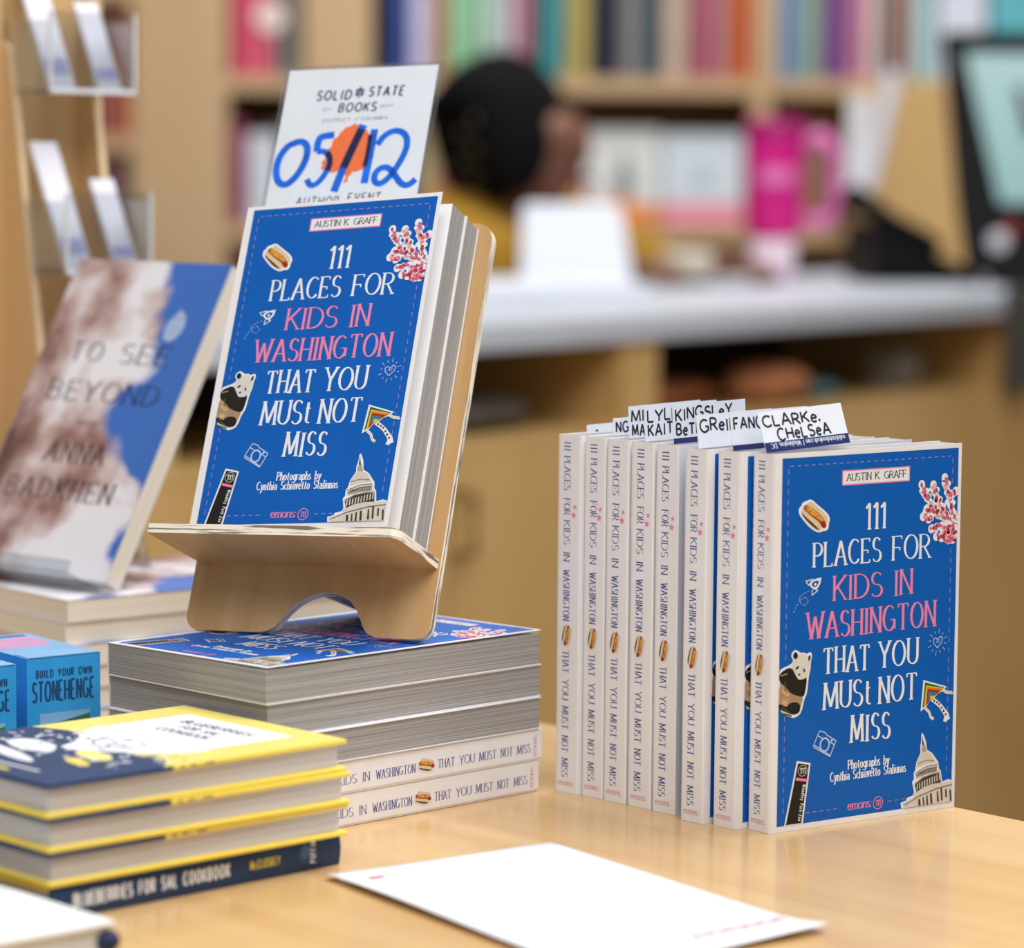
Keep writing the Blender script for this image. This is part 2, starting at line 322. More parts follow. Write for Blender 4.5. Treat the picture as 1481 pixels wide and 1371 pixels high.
def cover_art():
    A = Art(); rnd = random.Random(11)
    A.rect(5, 2.4, 132.6, 201.8, BLUE, 1)
    x0, y0, x1, y1 = 9.4, 6.8, 128.3, 196.3
    n = 24
    for i in range(n):
        a = x0+(x1-x0)*i/n+1.2; A.rect(a, y0-.22, a+2.6, y0+.22, DASH, 2)
        if not (50 < a < 84) and 24 < a < 95: A.rect(a, y1-.22, a+2.6, y1+.22, DASH, 2)
    n = 34
    for i in range(n):
        a = y0+(y1-y0)*i/n+1.2
        if not 113 < a < 140: A.rect(x0-.22, a, x0+.22, a+2.9, DASH, 2)
        if not (24 < a < 54 or 137 < a < 141 or a > 186): A.rect(x1-.22, a, x1+.22, a+2.9, DASH, 2)
    A.rect(47.2, 10.8, 96.4, 19.2, PINK, 3); A.rect(47.9, 11.5, 95.7, 18.5, INKW, 4)
    A.text('AUSTIN K. GRAFF', 50.3, 16.7, 3.9, DGREY, 'small', 43.6, L=5)
    for t, a, b, y, h, m in (('111', 64, 79.6, 43.7, 13.8, INKW), ('PLACES', 27.4, 76.8, 62.2, 13, INKW), ('FOR', 84.4, 113.2, 62.3, 13, INKW), ('KIDS', 42.2, 78.2, 81.5, 13.2, PINK),
                             ('IN', 86, 100.2, 81.7, 13.5, PINK), ('WASHINGTON', 23.4, 118, 101.2, 14, PINK), ('THAT', 35.6, 69.8, 121, 13.8, INKW), ('YOU', 75.8, 105.6, 121, 14, INKW),
                             ('MUSt', 36.2, 71.4, 140.6, 14.2, INKW), ('NOT', 76.4, 105.2, 140.8, 14.3, INKW), ('MISS', 56.2, 86, 160.7, 14.4, INKW)):
        A.text(t, a, y, h, m, 'title', b-a, L=3, jit=.02)
    A.text('Photographs by', 55, 175.3, 4.9, INKW, 'small', 30.6, L=3)
    A.text('Cynthia Schiavetto Staliunas', 42.2, 181, 4.9, INKW, 'small', 55.8, L=3)
    A.text('emons:', 55.2, 198, 4.9, PINK, 'small', 17.8, L=3)
    A.stroke(arc(77.6, 196.4, 3.4, 3.4, 0, 360, 20), .5, PINK, 3); A.text('111', 75.8, 198, 3.2, PINK, 'small', 3.8, L=3)
    hotdog(A, lambda p: p)
    # blossom twig
    BR = ['105.3,21.6 107,26 109.5,29 114,34 120,38.5 126,42 132,45', '114,22.2 115,26 117.5,30.5 120.5,35 124,39.5 128,43', '122.4,18.6 123.5,23 125.5,28 127,34 129.5,39 132,43', '131,26.5 128.5,28 126.5,32', '110,36 113.5,36 118,39 125,42', '106.8,39.4 111,41 114,40',
          '113.2,46.6 117,46 121,45.5 128,46', '117,51 121,52 126,53.5 131,53.5', '128,45 129,50 130,54']
    for b in BR:
        A.stroke(b, 4.0, INKW, 4)
        for p in P(b)[:-1]: A.ell(p[0], p[1], 2.5, 2.6, INKW, 5, 12)
    A.poly('108,32 113,34 116,38 114,42 108,42 105.5,39', INKW, 5, 1); A.poly('119,44 132.4,42 132.4,56 124,55.5 119.5,50', INKW, 5, 1)
    for b in BR[:4]:
        q = P(b)
        for i in range(1, len(q)-2):
            for sg in (-1, 1):
                x, y = q[i][0]+rnd.uniform(1.2, 2.3)*sg, q[i][1]-rnd.uniform(0, 1.6)
                if x < 130: A.ell(x, y, 1.9, 1.7, INKW, 5, 10)
    TW = M('ink_twig', '#8d7a66')

    for b in BR[:3]+BR[4:7]: A.stroke(b, .5, TW, 6)
    B1, B2, B3 = M('ink_blossom', '#d4607e', .5, .2, 500), M('ink_blossom_dark', '#a52c4c', .5, .2, 500), M('ink_blossom_pale', '#eba9b4', .5, .2, 500)
    for bi, b in enumerate(BR):
        q = P(b)
        for i in range(len(q)-1):
            for k in range(4):
                t = k/4+rnd.uniform(0, .2); x = q[i][0]+(q[i+1][0]-q[i][0])*t+rnd.uniform(-1.2, 1.2); y = q[i][1]+(q[i+1][1]-q[i][1])*t+rnd.uniform(-1.2, 1.2)
                if x < 131.6 and not (bi < 3 and i > 3 and k % 2): A.ell(x, y, rnd.uniform(.8, 1.45), rnd.uniform(.8, 1.4), (B1, B2, B1, B3)[rnd.randrange(4)], 7, 8)
    for i in range(34): A.ell(rnd.uniform(121, 131.4), rnd.uniform(45.5, 54.5), rnd.uniform(.8, 1.5), rnd.uniform(.8, 1.4), (B1, B2, B1, B3)[i % 4], 7, 8)
    for i in range(14): A.ell(rnd.uniform(107, 114.5), rnd.uniform(34.5, 41), rnd.uniform(.6, 1.1), rnd.uniform(.6, 1), (B1, B2, B3)[i % 3], 7, 7)
    # panda
    PB = M('ink_panda_black', '#171411', .6, .2, 200); PW = M('ink_panda_white', '#d9d6d1', .6, .06, 200); PT = M('ink_panda_tan', '#a98e70', .6, .2, 200); PY = M('ink_bamboo', '#cfa673', .6, .15, 300); PG = M('ink_leaf', '#4e6236', .6, .2, 300)
    for i, (m, s) in enumerate(((INKW, '4.9,116.7 7.3,115.4 13.1,113.9 14.9,111.8 13.1,109.7 13.8,107.3 16.2,106.0 18.3,107.1 19.7,108.2 22.1,108.0 24.2,109.1 25.6,108.4 27.4,108.4 28.1,110.4 27.1,113.4 27.2,117.0 25.8,121.3 24.9,130.7 23.0,133.4 21.2,140.5 18.4,142.7 14.2,143.3 4.9,138.8'),
        (PT, '5.1,122.8 8.1,124.7 11.2,127.3 13.3,129.7 18.6,131.6 22.4,131.7 20.8,137.5 20.1,138.3 17.6,139.8 14.1,140.8 5.1,137.5'), (PB, '5.1,118.1 11.4,115.4 14.2,116.2 16.0,119.4 18.8,122.7 22.3,122.7 24.8,121.4 23.5,130.3 22.0,132.4 18.6,131.6 13.3,129.7 11.2,127.3 8.1,124.7 5.1,122.8'),
        (PB, '5.1,134.2 9.9,136.9 11.7,135.4 14.4,134.5 18.0,134.9 20.1,136.5 20.1,139.8 18.0,141.3 14.5,141.4 5.1,137.5'), (PW, '14.2,116.2 13.5,115.0 14.9,112.3 15.9,111.3 17.6,109.8 19.7,108.9 22.1,108.8 24.3,110.1 25.3,113.0 26.6,114.2 26.6,117.0 25.3,120.7 23.7,121.7 19.5,122.7 18.1,122.3 16.0,119.1'))): A.poly(s, m, 4+i, 1)
    for s, m in (('14.7,110.4 14.3,108.7 15.5,107.4 16.9,107.6 17.8,109.0 17.5,110.6 16.1,111.3', PB), ('25.0,111.8 25.3,110.5 26.5,109.6 26.9,110.9 26.0,113.0 25.5,113.1', PB), ('16.3,116.6 16.6,115.8 18.0,115.0 18.9,115.5 18.1,116.5 17.0,116.9', PB), ('21.6,117.1 22.2,116.6 23.1,117.8 22.8,119.0 22.1,118.9', PB),
                 ('18.1,119.5 19.0,119.1 20.0,119.8 19.2,120.5 18.3,120.1', PB), ('5.8,126.5 12.6,129.6 11.6,131.7 8.1,130.0', PY), ('6.1,133.5 10.9,132.8 11.3,136.2 9.9,136.6', PY)): A.poly(s, m, 10, 1)
    A.stroke('6,119.5 10.5,118.6', .5, PY, 10); A.stroke('9,123 9.6,128', .6, PG, 10); A.stroke('6,139.5 14,142', .9, PG, 10); A.stroke('7,136.5 13,140.5', .5, PG, 10)
    # kite
    for i, (c, s) in enumerate((('#e9edf2', '109.5,130.8 127.4,136.0 123.9,138.4 120.9,139.3 118.2,141.4 114.3,143.2 112.3,145.9 107.9,148.3'), ('#1d6a44', '110.8,132.2 125.3,136.3 123.5,137.7 118.5,140.5 114.6,142.4 111.4,145.4 109.2,146.6'),
        ('#e0c52d', '111.6,134.0 124.4,136.6 123.2,137.8 118.5,140.5 114.6,142.4 111.4,145.4 110.4,146.0'), ('#e07c22', '112.3,135.0 123.8,136.9 122.9,137.8 118.5,140.2 114.6,142.4 111.7,145.4 111.3,145.6'), ('#a62a1e', '112.7,136.2 122.3,137.8 122.0,138.2 118.5,140.2 114.6,142.4 112.6,144.8 112.0,145.2'),
        ('#1f7fa0', '113.3,137.9 119.3,138.7 118.2,140.2 114.6,142.4 113.4,143.0'), ('#e0c52d', '114.6,139.9 117.6,140.3 117.3,142.2 114.8,142.5'))): A.poly(s, M('ink_kite_'+c[1:], c), 4+i)
    KY = M('ink_kite_tail', '#d9cf86')
    for s in ('124.5,137.8 127.9,139.5 131.2,139.6 131.4,140.7', '111.1,146.6 114.3,149.2 115.7,152.4 117.9,153.5'): A.stroke(s, 1.7, INKW, 4); A.stroke(s, .6, KY, 5)
    for s in ('116.2,142 119.9,144.3 122.7,146.5 126.0,150.4 127.3,152.8 126.3,155.8', '122.7,146.5 127.9,151.9 129.0,154.9'): A.stroke(s, 2.6, INKW, 4)
    for i, p in enumerate(P('118,143.2 120,144.2 121.8,145.4 123.6,147.6 125.2,149.6 126.8,151.6')): A.ell(p[0], p[1], .8, .7, (KET, NAVYI, KET, PG, BLK, KET)[i], 6, 7)
    # domed building
    CW = M('ink_stone', '#d6cdbf', .6, .06, 200); CG = M('ink_stone_grey', '#aaa197', .6, .1, 200); CD = M('ink_stone_dark', '#3f3730', .6, .2, 200)
    A.poly('94.9,201.6 94.3,198.3 98.4,197.4 98.8,196.1 103.3,195.1 104.2,193.4 102.6,187.4 103.9,186.1 103.7,182.5 104.8,180.9 105.5,176.7 108.5,171.6 108.2,168.4 108.9,164.6 108.8,161.4 109.7,160.5 110.9,162.3 112.4,165.6 113.3,170.4 117.1,172.5 122.0,178.1 122.6,181.8 124.1,183.4 125.3,189.6 129.5,188.7 132.8,189.5 132.8,201.8', INKW, 4)
    for i, (m, s) in enumerate(((CW, '105.7,179.9 106.2,176.4 109.2,171.7 110.6,170.4 113.4,171.4 116.6,173.0 119.6,177.5 120.1,178.2 112.7,178.5'), (CG, '109.2,171.0 109.3,168.2 110.4,166.9 111.8,167.4 113.1,171.4'), (CD, '109.5,161.8 110.3,165.1 111.1,167.3 109.5,167.3 109.6,165.0'),
        (CW, '104.9,182.7 112.8,179.6 121.1,179.3 121.4,180.5 112.9,181.0 105.2,183.8'), (CG, '105.2,183.8 112.9,181.0 120.9,180.5 121.3,183.4 113.9,183.7 105.7,185.6'), (CW, '104.2,188.3 110.3,185.1 117.6,183.7 123.1,183.3 123.4,184.7 117.6,184.8 110.3,186.1 104.5,189.4'),
        (CD, '104.5,189.4 110.3,186.1 117.6,184.8 123.4,184.7 124.2,189.9 117.9,189.9 111.4,190.9 106.0,193.2'), (CW, '104.2,194.1 111.5,191.3 120.7,190.6 125.3,190.4 132.6,189.9 132.6,192.0 120.8,193.1 107.1,196.2 96.2,200.3 95.7,198.8 104.3,196.6'), (CW, '96.2,201.4 107.1,196.9 120.8,193.5 132.6,192.4 132.6,201.4'))): A.poly(s, m, 5+i)
    for s in ('105.6,184.2 113,181.3 121,180.7', '104.6,182.8 112.8,179.7 121,179.3', '104.4,188.9 110.3,185.8 117.6,184.5 123.3,184.3', '97,199.8 107.1,195.9 120.8,192.9 132.5,191.8', '106,177.6 113,176.2 118.5,176.8'): A.stroke(s, .28, CD, 15)
    for i in range(10): x = 105.8+i*1.85; y = 188.6-(i*.42); A.rect(x, y, x+.75, y+3.6, CW, 15)
    for i in range(12): x = 107+i*1.15; A.rect(x, 182.2-i*.08, x+.35, 184.0-i*.08, CD, 15)
    for s in ('107.1,197.7 108.5,197.5 109.1,201.2 107.5,201.3', '110.3,197.0 111.2,196.7 111.9,201.4 110.8,201.4', '113.1,196.2 114.0,195.9 114.7,201.4 113.3,201.4', '115.8,195.4 117.2,195.2 117.9,201.1 116.5,201.1', '120.9,194.6 121.8,194.3 122.8,200.6 121.4,200.6', '123.6,193.1 124.8,192.8 125.6,200.2 124.4,200.3', '127.2,194.2 128.3,194.0 128.8,198.8 127.6,198.6', '130.4,195.0 131.6,194.7 132.4,201.1 131.2,201.1'): A.poly(s, CD, 16)
    # small line drawings
    LB = M('ink_pale_blue', '#b9c9ec')
    A.poly('33.6,68.0 33.0,71.9 29.6,75.1 24.6,71.8 27.8,68.9', INKW, 4, 1); A.poly('32.0,69.6 31.4,71.6 29.4,73.6 26.2,71.6 28.3,69.8', BLUE, 5, 1); A.poly('33.6,68.0 33.1,70.6 31,69.0', INKW, 6); A.ell(29.3, 71.6, .8, .8, INKW, 6, 10)
    for s in ('22.6,69.5 25.1,69.1 27.8,68.6 24.6,71.8 22.6,69.5', '29.6,74.6 31.4,75.0 27.0,77.4 27.4,74.2'): A.stroke(s, .5, INKW, 5)
    tl = P('25.2,74.8 20.9,76.2 18.2,78.1 19.3,81.2 22.6,82.7 24.7,80.3 22.5,78.0 18.7,79.4 16.1,83.1 14.3,86.3')
    for i in range(len(tl)-1):
        a, b = tl[i], tl[i+1]
        for k in (0, .55): A.stroke([(a[0]+(b[0]-a[0])*k, a[1]+(b[1]-a[1])*k), (a[0]+(b[0]-a[0])*(k+.3), a[1]+(b[1]-a[1])*(k+.3))], .28, LB, 4)
    for s in ('34.1,152.2 30.3,159.3 42.2,166.4 46.1,158.6 39.3,154.7 38.5,153.5 36,152.6 34.1,152.2', '32.9,154.6 37,156.6', '41,158.6 45.4,160.9', '30.3,159.3 30.2,160.6 42.2,167.0 42.2,166.2'): A.stroke(s, .6, LB, 4)
    A.stroke(arc(38, 160, 3.2, 3.6, 0, 360, 18), 1.0, LB, 5); A.ell(43, 158.2, .9, .7, LB, 5, 10)
    A.stroke('119.4,113.6 116.6,110.8 116.4,108.6 118.2,107.8 119.6,109.2 121.4,107.2 123.4,108.2 122.6,110.8 119.4,113.6', .5, LB, 4); A.stroke('118.4,110.6 119.4,109.6 120,110.8 121.4,108.8', .35, LB, 4)
    for k in range(12):
        a = R(k*30+10); A.stroke([(119.6+5*math.cos(a), 110.3+5*math.sin(a)), (119.6+(6.6+(k % 2))*math.cos(a), 110.3+(6.6+(k % 2))*math.sin(a))], .35, LB, 4)
    # black station pylon
    A.poly('18.4,167.0 28.2,169.1 23.4,201.8 10.2,201.8', INKW, 4); A.poly('19.3,168.3 27,169.9 22.3,201.4 11.4,201.4', BLK, 5); A.poly('18.1,176.0 26.2,177.7 26.0,179.2 17.7,177.5', PINK, 6)
    A.stroke(arc(22.6, 172.7, 3.2, 3.0, 0, 360, 18), .22, INKW, 6); A.text('111', 20.4, 174.2, 3, INKW, 'small', 4.4, L=6)
    A.text('Woodley Park-Zoo', 22.9, 180.2, 2.3, INKW, 'sans', 20, d=(-.15, .989), L=6)
    return A
def star(A, cx, cy, r, m, L=3): A.poly([(cx+(r if i % 2 == 0 else r*.42)*math.sin(i*math.pi/5), cy-(r if i % 2 == 0 else r*.42)*math.cos(i*math.pi/5)) for i in range(10)], m, L)
def spine_art(t):
    A = Art(); k = t/.0176; b = 4.9*k
    for s, y0, y1 in (('111', 3.6, 9.2), ('PLACES', 12, 31.5), ('FOR', 36, 45.5), ('KIDS', 48.5, 62.5), ('IN', 66.5, 72), ('WASHINGTON', 76.5, 106), ('THAT', 123, 136), ('YOU', 139.5, 151.5), ('MUST', 155, 168.5), ('NOT', 172, 181.5), ('MISS', 185, 196)):
        A.text('III' if s == '111' else s, b, y0, 4.9, NAVYI, 'title', y1-y0, d=(0, 1), L=2, weight=.92)
    star(A, 13.3*k, 40.5, 1.7, PINK); star(A, 12.4*k, 45.2, 2.3, PINK)
    c, q = math.cos(R(66)), math.sin(R(66)); A2 = .62
    hotdog(A, lambda p: (8*k+A2*((p[0]-27.8)*c-(p[1]-34.5)*q), 114+A2*((p[0]-27.8)*q+(p[1]-34.5)*c)), 3)
    PK2 = M('ink_spine_pink', '#dba3ad'); A.text('emons:', 2.2*k, 200.6, 3.4, PK2, 'small', 12*k, L=2)
    return A
def stats(arts, base):
    mats = list(base)
    def mi(m):
        if m not in mats: mats.append(m)
        return mats.index(m)
    return mats, mi
CA = cover_art()
mats_c, mi_c = stats(None, [COVER])
cb = MB(); cb.box(0, W, 0, .0005, 0, H, 0); cb.art(CA, (0, 0, H), (1, 0, 0), (0, 0, -1), (0, -1, 0), mi_c)
COVER_ME = mesh('front_cover', cb, mats_c)
SPINE = {}
def spine_mesh(t):
    if t not in SPINE:
        ms, mi = stats(None, [COVER]); b = MB()
        n = 5; prof = [(.0016, 0)]+[(.0016-.0016*math.sin(R(90*i/n)), .0016-.0016*math.cos(R(90*i/n))) for i in range(1, n+1)]
        prof = prof+[(x, t-y) for x, y in reversed(prof)]
        b.grid([[(x, y, z) for x, y in prof] for z in (0, H)], 0)
        b.box(.0004, .0009, .001, t-.001, .0002, H-.0002, 0)
        b.art(spine_art(t), (0, t, H), (0, -1, 0), (0, 0, -1), (-1, 0, 0), mi)
        pb = MB(); pb.box(.0009, W-.0006, .0005, t-.0005, .0004, H-.0004, [0, 0, 1, 0, 1, 0])
        bb = MB(); bb.box(.0005, W, t-.0005, t, 0, H); BA = Art(); BA.rect(-132.6, 2.4, -5, 201.8, BLUE)
        bb.art(BA, (0, t, H), (-1, 0, 0), (0, 0, -1), (0, 1, 0), lambda m: 1)
        SPINE[t] = (mesh('spine', b, ms), mesh('page_block', pb, [PAGES, PAPER]), mesh('back_cover', bb, [COVER, BLUE]))
    return SPINE[t]
def guide(label, mat, t, group, open_=0):
    r = thing('guide_book', label, 'book', mat, group); s, p, b = spine_mesh(t)
    f = obj('front_cover', COVER_ME, None, r); f.rotation_euler = (0, 0, -R(open_)); f.location = (.0004, 0, 0)
    obj('spine', s, None, r); obj('page_block', p, None, r); obj('back_cover', b, None, r)
    return r

# ================================================================ SETTING
b = MB(); b.box(-5, 5, -2, 8, -.05, 0); struct('floor', b, wood('floor_boards', '#6b5a48', '#7d6a55', (1, 14, 14), .6), 'grey brown shop floor')
b = MB(); b.box(-5, 5, 6.45, 6.6, 0, 3.3); struct('wall_back', b, M('wall_paint', '#cfc6b6', .8), 'pale wall behind the bookcase', 'wall')
b = MB(); b.box(-5.1, -5, -2, 6.6, 0, 3.3); struct('wall_left', b, MAT['wall_paint'], 'pale side wall of the shop', 'wall')

b = MB(); b.box(5, 5.1, -2, 6.6, 0, 3.3); struct('wall_right', b, MAT['wall_paint'], 'pale wall on the far right of the shop', 'wall')
# display table (its right rear edge runs away from the viewer)
te = Vector((.661, -.750, 0)); tn = Vector((-.750, -.661, 0)); E0 = Vector((.249, 1.812, 0))
tb = thing('display_table', 'pale maple display table carrying the piles of books', 'table', frame(E0, te, tn, (0, 0, -1)))
b = MB(); b.box(-1.25, .95, 0, .95, -.75, -.715); obj('table_top', b, [WOODT], tb, bevel=.0015)
b = MB(); b.box(-1.2, .9, .04, .91, -.715, 0); obj('base', b, [WOODC], tb)

# ================================================================ ROW OF STANDING GUIDES
row = [((.0389, 1.8337), 44.5, .0182), ((.0526, 1.8225), 44.5, .0164), ((.0651, 1.8085), 44.5, .0172), ((.0785, 1.7939), 44.5, .0176), ((.0913, 1.7793), 44, .0172), ((.1056, 1.7551), 42.5, .0172), ((.1223, 1.7416), 41, .0172), ((.1396, 1.7309), 35.5, .0176)]
ordn = ['rearmost', 'second from the rear', 'third from the rear', 'fourth from the rear', 'fourth from the front', 'third from the front', 'second from the front', 'front']
for i, (p, a, t) in enumerate(row):
    lab = 'standing blue guide book, %s of the row of eight on the table' % ordn[i] if i < 7 else 'front standing blue guide book of the row, its whole cover facing out'
    guide(lab, frame((p[0], p[1], .7501), d2(a), d2(a+90), (0, 0, 1)), t, 'blue guide books standing in a row')
# name cards tucked into the standing guides
CARD = M('card_white', '#dfe5f1', .5, .02); CNAVY = M('card_navy', '#1f2b66', .5); MARK = M('marker_black', '#1c1f2a', .5)
cards = [(0, .0121, .0215, .0050, 2, None, 0), (1, .0128, .0145, .0098, 3, ('NG', ''), 0), (2, .0072, .0225, .018, 3, ('MILLER', 'MARA'), 0), (3, 0, .0225, .0196, 3, ('LYLES,', 'KAITLYN'), 0), (4, .003, .0225, .0213, 4, ('KINGSLeY', 'BeTH'), .003), (5, 0, .0225, .0182, 8, ('GReIF', ''), 0), (6, .001, .0225, .0208, 8, ('FANG', ''), .003), (7, .0003, .0225, .0225, 20, ('CLARKe,', 'CHeLSeA'), .0055)]
corder = ['rearmost, barely showing', 'second from the rear', 'third from the rear', 'fourth from the rear', 'fifth from the rear', 'third from the front', 'second from the front', 'front']
for i, (bi, x, hh, vis, lean, txt, bar) in enumerate(cards):
    p, a, t = row[bi]; wc = .0595
    o = Vector((p[0], p[1], .7501))+d2(a)*x+d2(a+90)*(t*.4)+Vector((0, 0, .2052))
    back = d2(a+90); upv = (math.cos(R(lean))*Vector((0, 0, 1))+math.sin(R(lean))*back-d2(a)*(.1 if bi == 7 else .03)).normalized()
    ax = d2(a); nb = ax.cross(upv)*-1; nb.normalize()
    A = Art(); v = vis*1000
    if bar: A.rect(0, v-bar*1000, wc*1000, v, CNAVY, 1)
    if bi == 7: A.text('solidstatebooks.com | Washington, DC'[::-1].replace('x', 'x') if False else 'solidstatebooksdc.com | Washington, DC', 57, v-4.6, 2.6, CARD, 'small', 53, d=(-1, 0), L=2)
    if txt:
        A.text(txt[0], 1.8 if bi != 2 else 1.6, 8.4 if txt[1] or bi == 1 else 9.4, 6.2, MARK, 'hand', 6.0*len(txt[0])-1, L=2, jit=.08)
        if txt[1]: A.text(txt[1], 2.0 if bi != 7 else 10, 16.4, 6.2, MARK, 'hand', 5.6*len(txt[1])-1, L=2, jit=.08)
    elif bi == 0: A.ell(8, 3.6, 1.2, .6, MARK, 2, 8)
    b = MB(); b.box(0, wc, 0, .0003, 0, vis); ms, mi = stats(None, [CARD]); b.art(A, (0, 0, vis), (1, 0, 0), (0, 0, -1), (0, -1, 0), mi)
    c = obj('name_card', b, ms); c.matrix_world = frame(o, ax, -nb if nb.dot(back) < 0 else nb, upv)
    tag(c, 'white handwritten name card on top of the %s standing guide' % corder[i] if i else 'rearmost white name card, only its top edge showing above the standing guides', 'card', 'name cards in the standing guides')

# ================================================================ PILE OF FIVE GUIDES AND THE WOODEN STAND
S = Vector((-.128, 1.700, 0)); e1, e2 = d2(44.9), d2(134.9); TS = .0183
for k in range(5):
    z = .7502+k*TS; dx = (.0, .0015, -.001, .001, -.0005)[k]; dy = (.001, .0, -.0012, .0006, 0)[k]
    if k < 2:   # spine towards the viewer, head to the left
        O = S+e1*(.205+dx)+e2*dy; m = frame((O.x, O.y, z+TS), e2, (0, 0, -1), -e1)
        lab = ('bottom', 'second from bottom')[k]+' flat guide book of the pile of five, its spine showing'
    else:
        O = S+e1*dx+e2*(.135+dy); m = frame((O.x, O.y, z+TS), -e2, (0, 0, -1), e1)
        lab = ('middle flat guide book of the pile of five, grey page edges showing', 'fourth flat guide book of the pile of five, just under the top one', 'top flat guide book of the pile of five, blue cover under the wooden stand')[k-2]
    guide(lab, m, TS-.0001, 'blue guide books lying in a pile', 0.8 if k == 4 else 0)
ztop = .7502+5*TS
PO = Vector((-.1858, 1.8425, ztop+.0006)); yaw, tilt, roll_ = -.4251, .4303, .0376
ya0 = Vector((math.cos(yaw), math.sin(yaw), 0)); bk = Vector((-math.sin(yaw), math.cos(yaw), 0))
yb0 = math.cos(tilt)*Vector((0, 0, 1))+math.sin(tilt)*bk; yn = math.cos(tilt)*bk-math.sin(tilt)*Vector((0, 0, 1))
ya = ya0*math.cos(roll_)+yb0*math.sin(roll_); yb = yb0*math.cos(roll_)-ya0*math.sin(roll_)
st = thing('book_stand', 'plywood slot-together book stand on top of the pile of guides', 'book stand', frame(PO, ya, yn, yb))
pw, ph = .1534, .2487
def rnd_corner(pts, cx, cz, r, a0, n=5): pts += [(cx+r*math.cos(R(a0+90*i/n)), cz+r*math.sin(R(a0+90*i/n))) for i in range(n+1)]
prof = []
rnd_corner(prof, .009, .009, .009, 180); prof += [(.046, 0), (.0525, .0008), (.0572, .0032), (.0605, .0075), (.0640, .0125), (.0690, .0175), (.0755, .0215), (.083, .0238), (.0895, .0242), (.096, .0228), (.102, .0196), (.1065, .0150), (.1095, .0100), (.112, .0052), (.1155, .0012), (.121, -.0008)]
rnd_corner(prof, pw-.009, .0078, .009, 270); rnd_corner(prof, pw-.012, ph-.012, .012, 0); rnd_corner(prof, .012, ph-.012, .012, 90)
b = MB(); b.prism([(x, 0, z) for x, z in prof], (0, .0060, 0), 0, 1); obj('back_panel', b, [PLY, PLYED], st)
# ledge: board at right angles through the slot, wide in front, resting on the pile behind
lz = .0455; lp = [(-.0035, -.0535), (.1475, -.0545), (.1500, -.0520), (.1512, -.048), (.1520, 0), (.112, .0002), (.104, .092), (.066, .092), (.030, .0002), (.002, 0), (-.0035, -.050)]
b = MB(); b.prism([(x, y, lz-.0055) for x, y in lp], (0, 0, .0055), 0, 1); obj('ledge', b, [PLY, PLYEL], st)
def onst(x, k, z): return PO+ya*x-yn*k+yb*z
sx = .972; sz = .966
for k0, lab, op in ((.0012, 'rear blue guide book on the wooden stand, behind the display copy', 0), (.0204, 'blue guide book facing out on the wooden stand, cover slightly open', 6.4)):
    t = .0186; O = onst(.0134, k0+t, lz+.0006)
    m = frame(O, ya, yn, yb) @ Matrix.Diagonal((sx, 1, sz, 1))
    guide(lab, m, t, 'blue guide books on the stand', op)
# date sign in a clear sleeve
sg = thing('date_sign', 'white date sign in clear plastic sleeve behind the guides on the stand', 'sign', frame(onst(-.0006, .0006, .1873), ya, yn, yb))
b = MB(); b.box(0, .1056, -.0002, .0002, 0, .166); obj('plastic_sleeve', b, [CLEAR], sg)
SGW = M('sign_paper', '#dfe5ee', .35, .02, coat=.2); SN = M('sign_navy', '#3a4160', .5); OR = M('sign_orange', '#ee7440', .5, .06, 200); MKB = M('marker_blue', '#0c66dc', .45, .25, 90); MKD = M('marker_dark_blue', '#16204e', .45, .15, 90)
A = Art(2e-5); T = lambda a, bb: (a-3.5, 368.8-bb)     # stand millimetres -> card millimetres from its top left
A.text('SOLID', *T(23.6, 347.4), 6.2, SN, 'bold', 22.6, L=1, slant=.08); A.text('STATE', *T(56.6, 349.0), 6.2, SN, 'bold', 22.6, L=1, slant=.08)
A.text('BOOKS', *T(38.9, 338.9), 5.7, SN, 'bold', 24.4, L=1, slant=.08); A.text('EST.', *T(29.2, 340.1), 1.6, SN, 'sans', 6.2, L=1); A.text('2017', *T(65.3, 341.2), 1.6, SN, 'sans', 8.4, L=1)
A.text('DISTRICT', *T(30.3, 332.2), 2.1, SN, 'sans', 18, L=1); A.text('of', *T(50.2, 332.6), 2.0, SN, 'thin', 3, L=1); A.text('COLUMBIA', *T(55, 332.8), 2.1, SN, 'sans', 16.6, L=1)
c = T(51, 351.8)
for k in range(3):
    A.ell(c[0]-1.5, c[1]-1.6+k*1.7, 1.4, .8, SN, 1, 9, 25); A.ell(c[0]+1.5, c[1]-1.6+k*1.7, 1.4, .8, SN, 1, 9, -25)
A.ell(c[0], c[1]-2.6, .8, 1.6, SN, 1, 9); A.stroke([(c[0], c[1]-2), (c[0]-.2, c[1]+4.6)], .4, SN, 1)
rnd = random.Random(5); bl = [(34.5, 300.5), (35, 306), (37, 312), (39, 318), (43, 324), (48, 329), (52, 330.5), (58, 327.5), (62, 323), (65.5, 315), (66.5, 307), (65.8, 301), (60, 298.5), (55, 297.5), (53, 291), (51, 290), (50.5, 296), (45, 298), (38, 297.5)]
bp = []
for i, p in enumerate(bl):
    q = bl[(i+1) % len(bl)]
    for k in range(4): j = rnd.uniform(-.8, .8); bp.append(T(p[0]+(q[0]-p[0])*k/4+j, p[1]+(q[1]-p[1])*k/4+rnd.uniform(-.7, .7)))
A.poly(bp, OR, 2)
A.text('AUTHOR', *T(22.2, 275.6), 5.6, SN, 'sans', 27.4, L=1, slant=.1); A.text('EVENT', *T(54.6, 277.6), 5.6, SN, 'sans', 20.8, L=1, slant=.1)
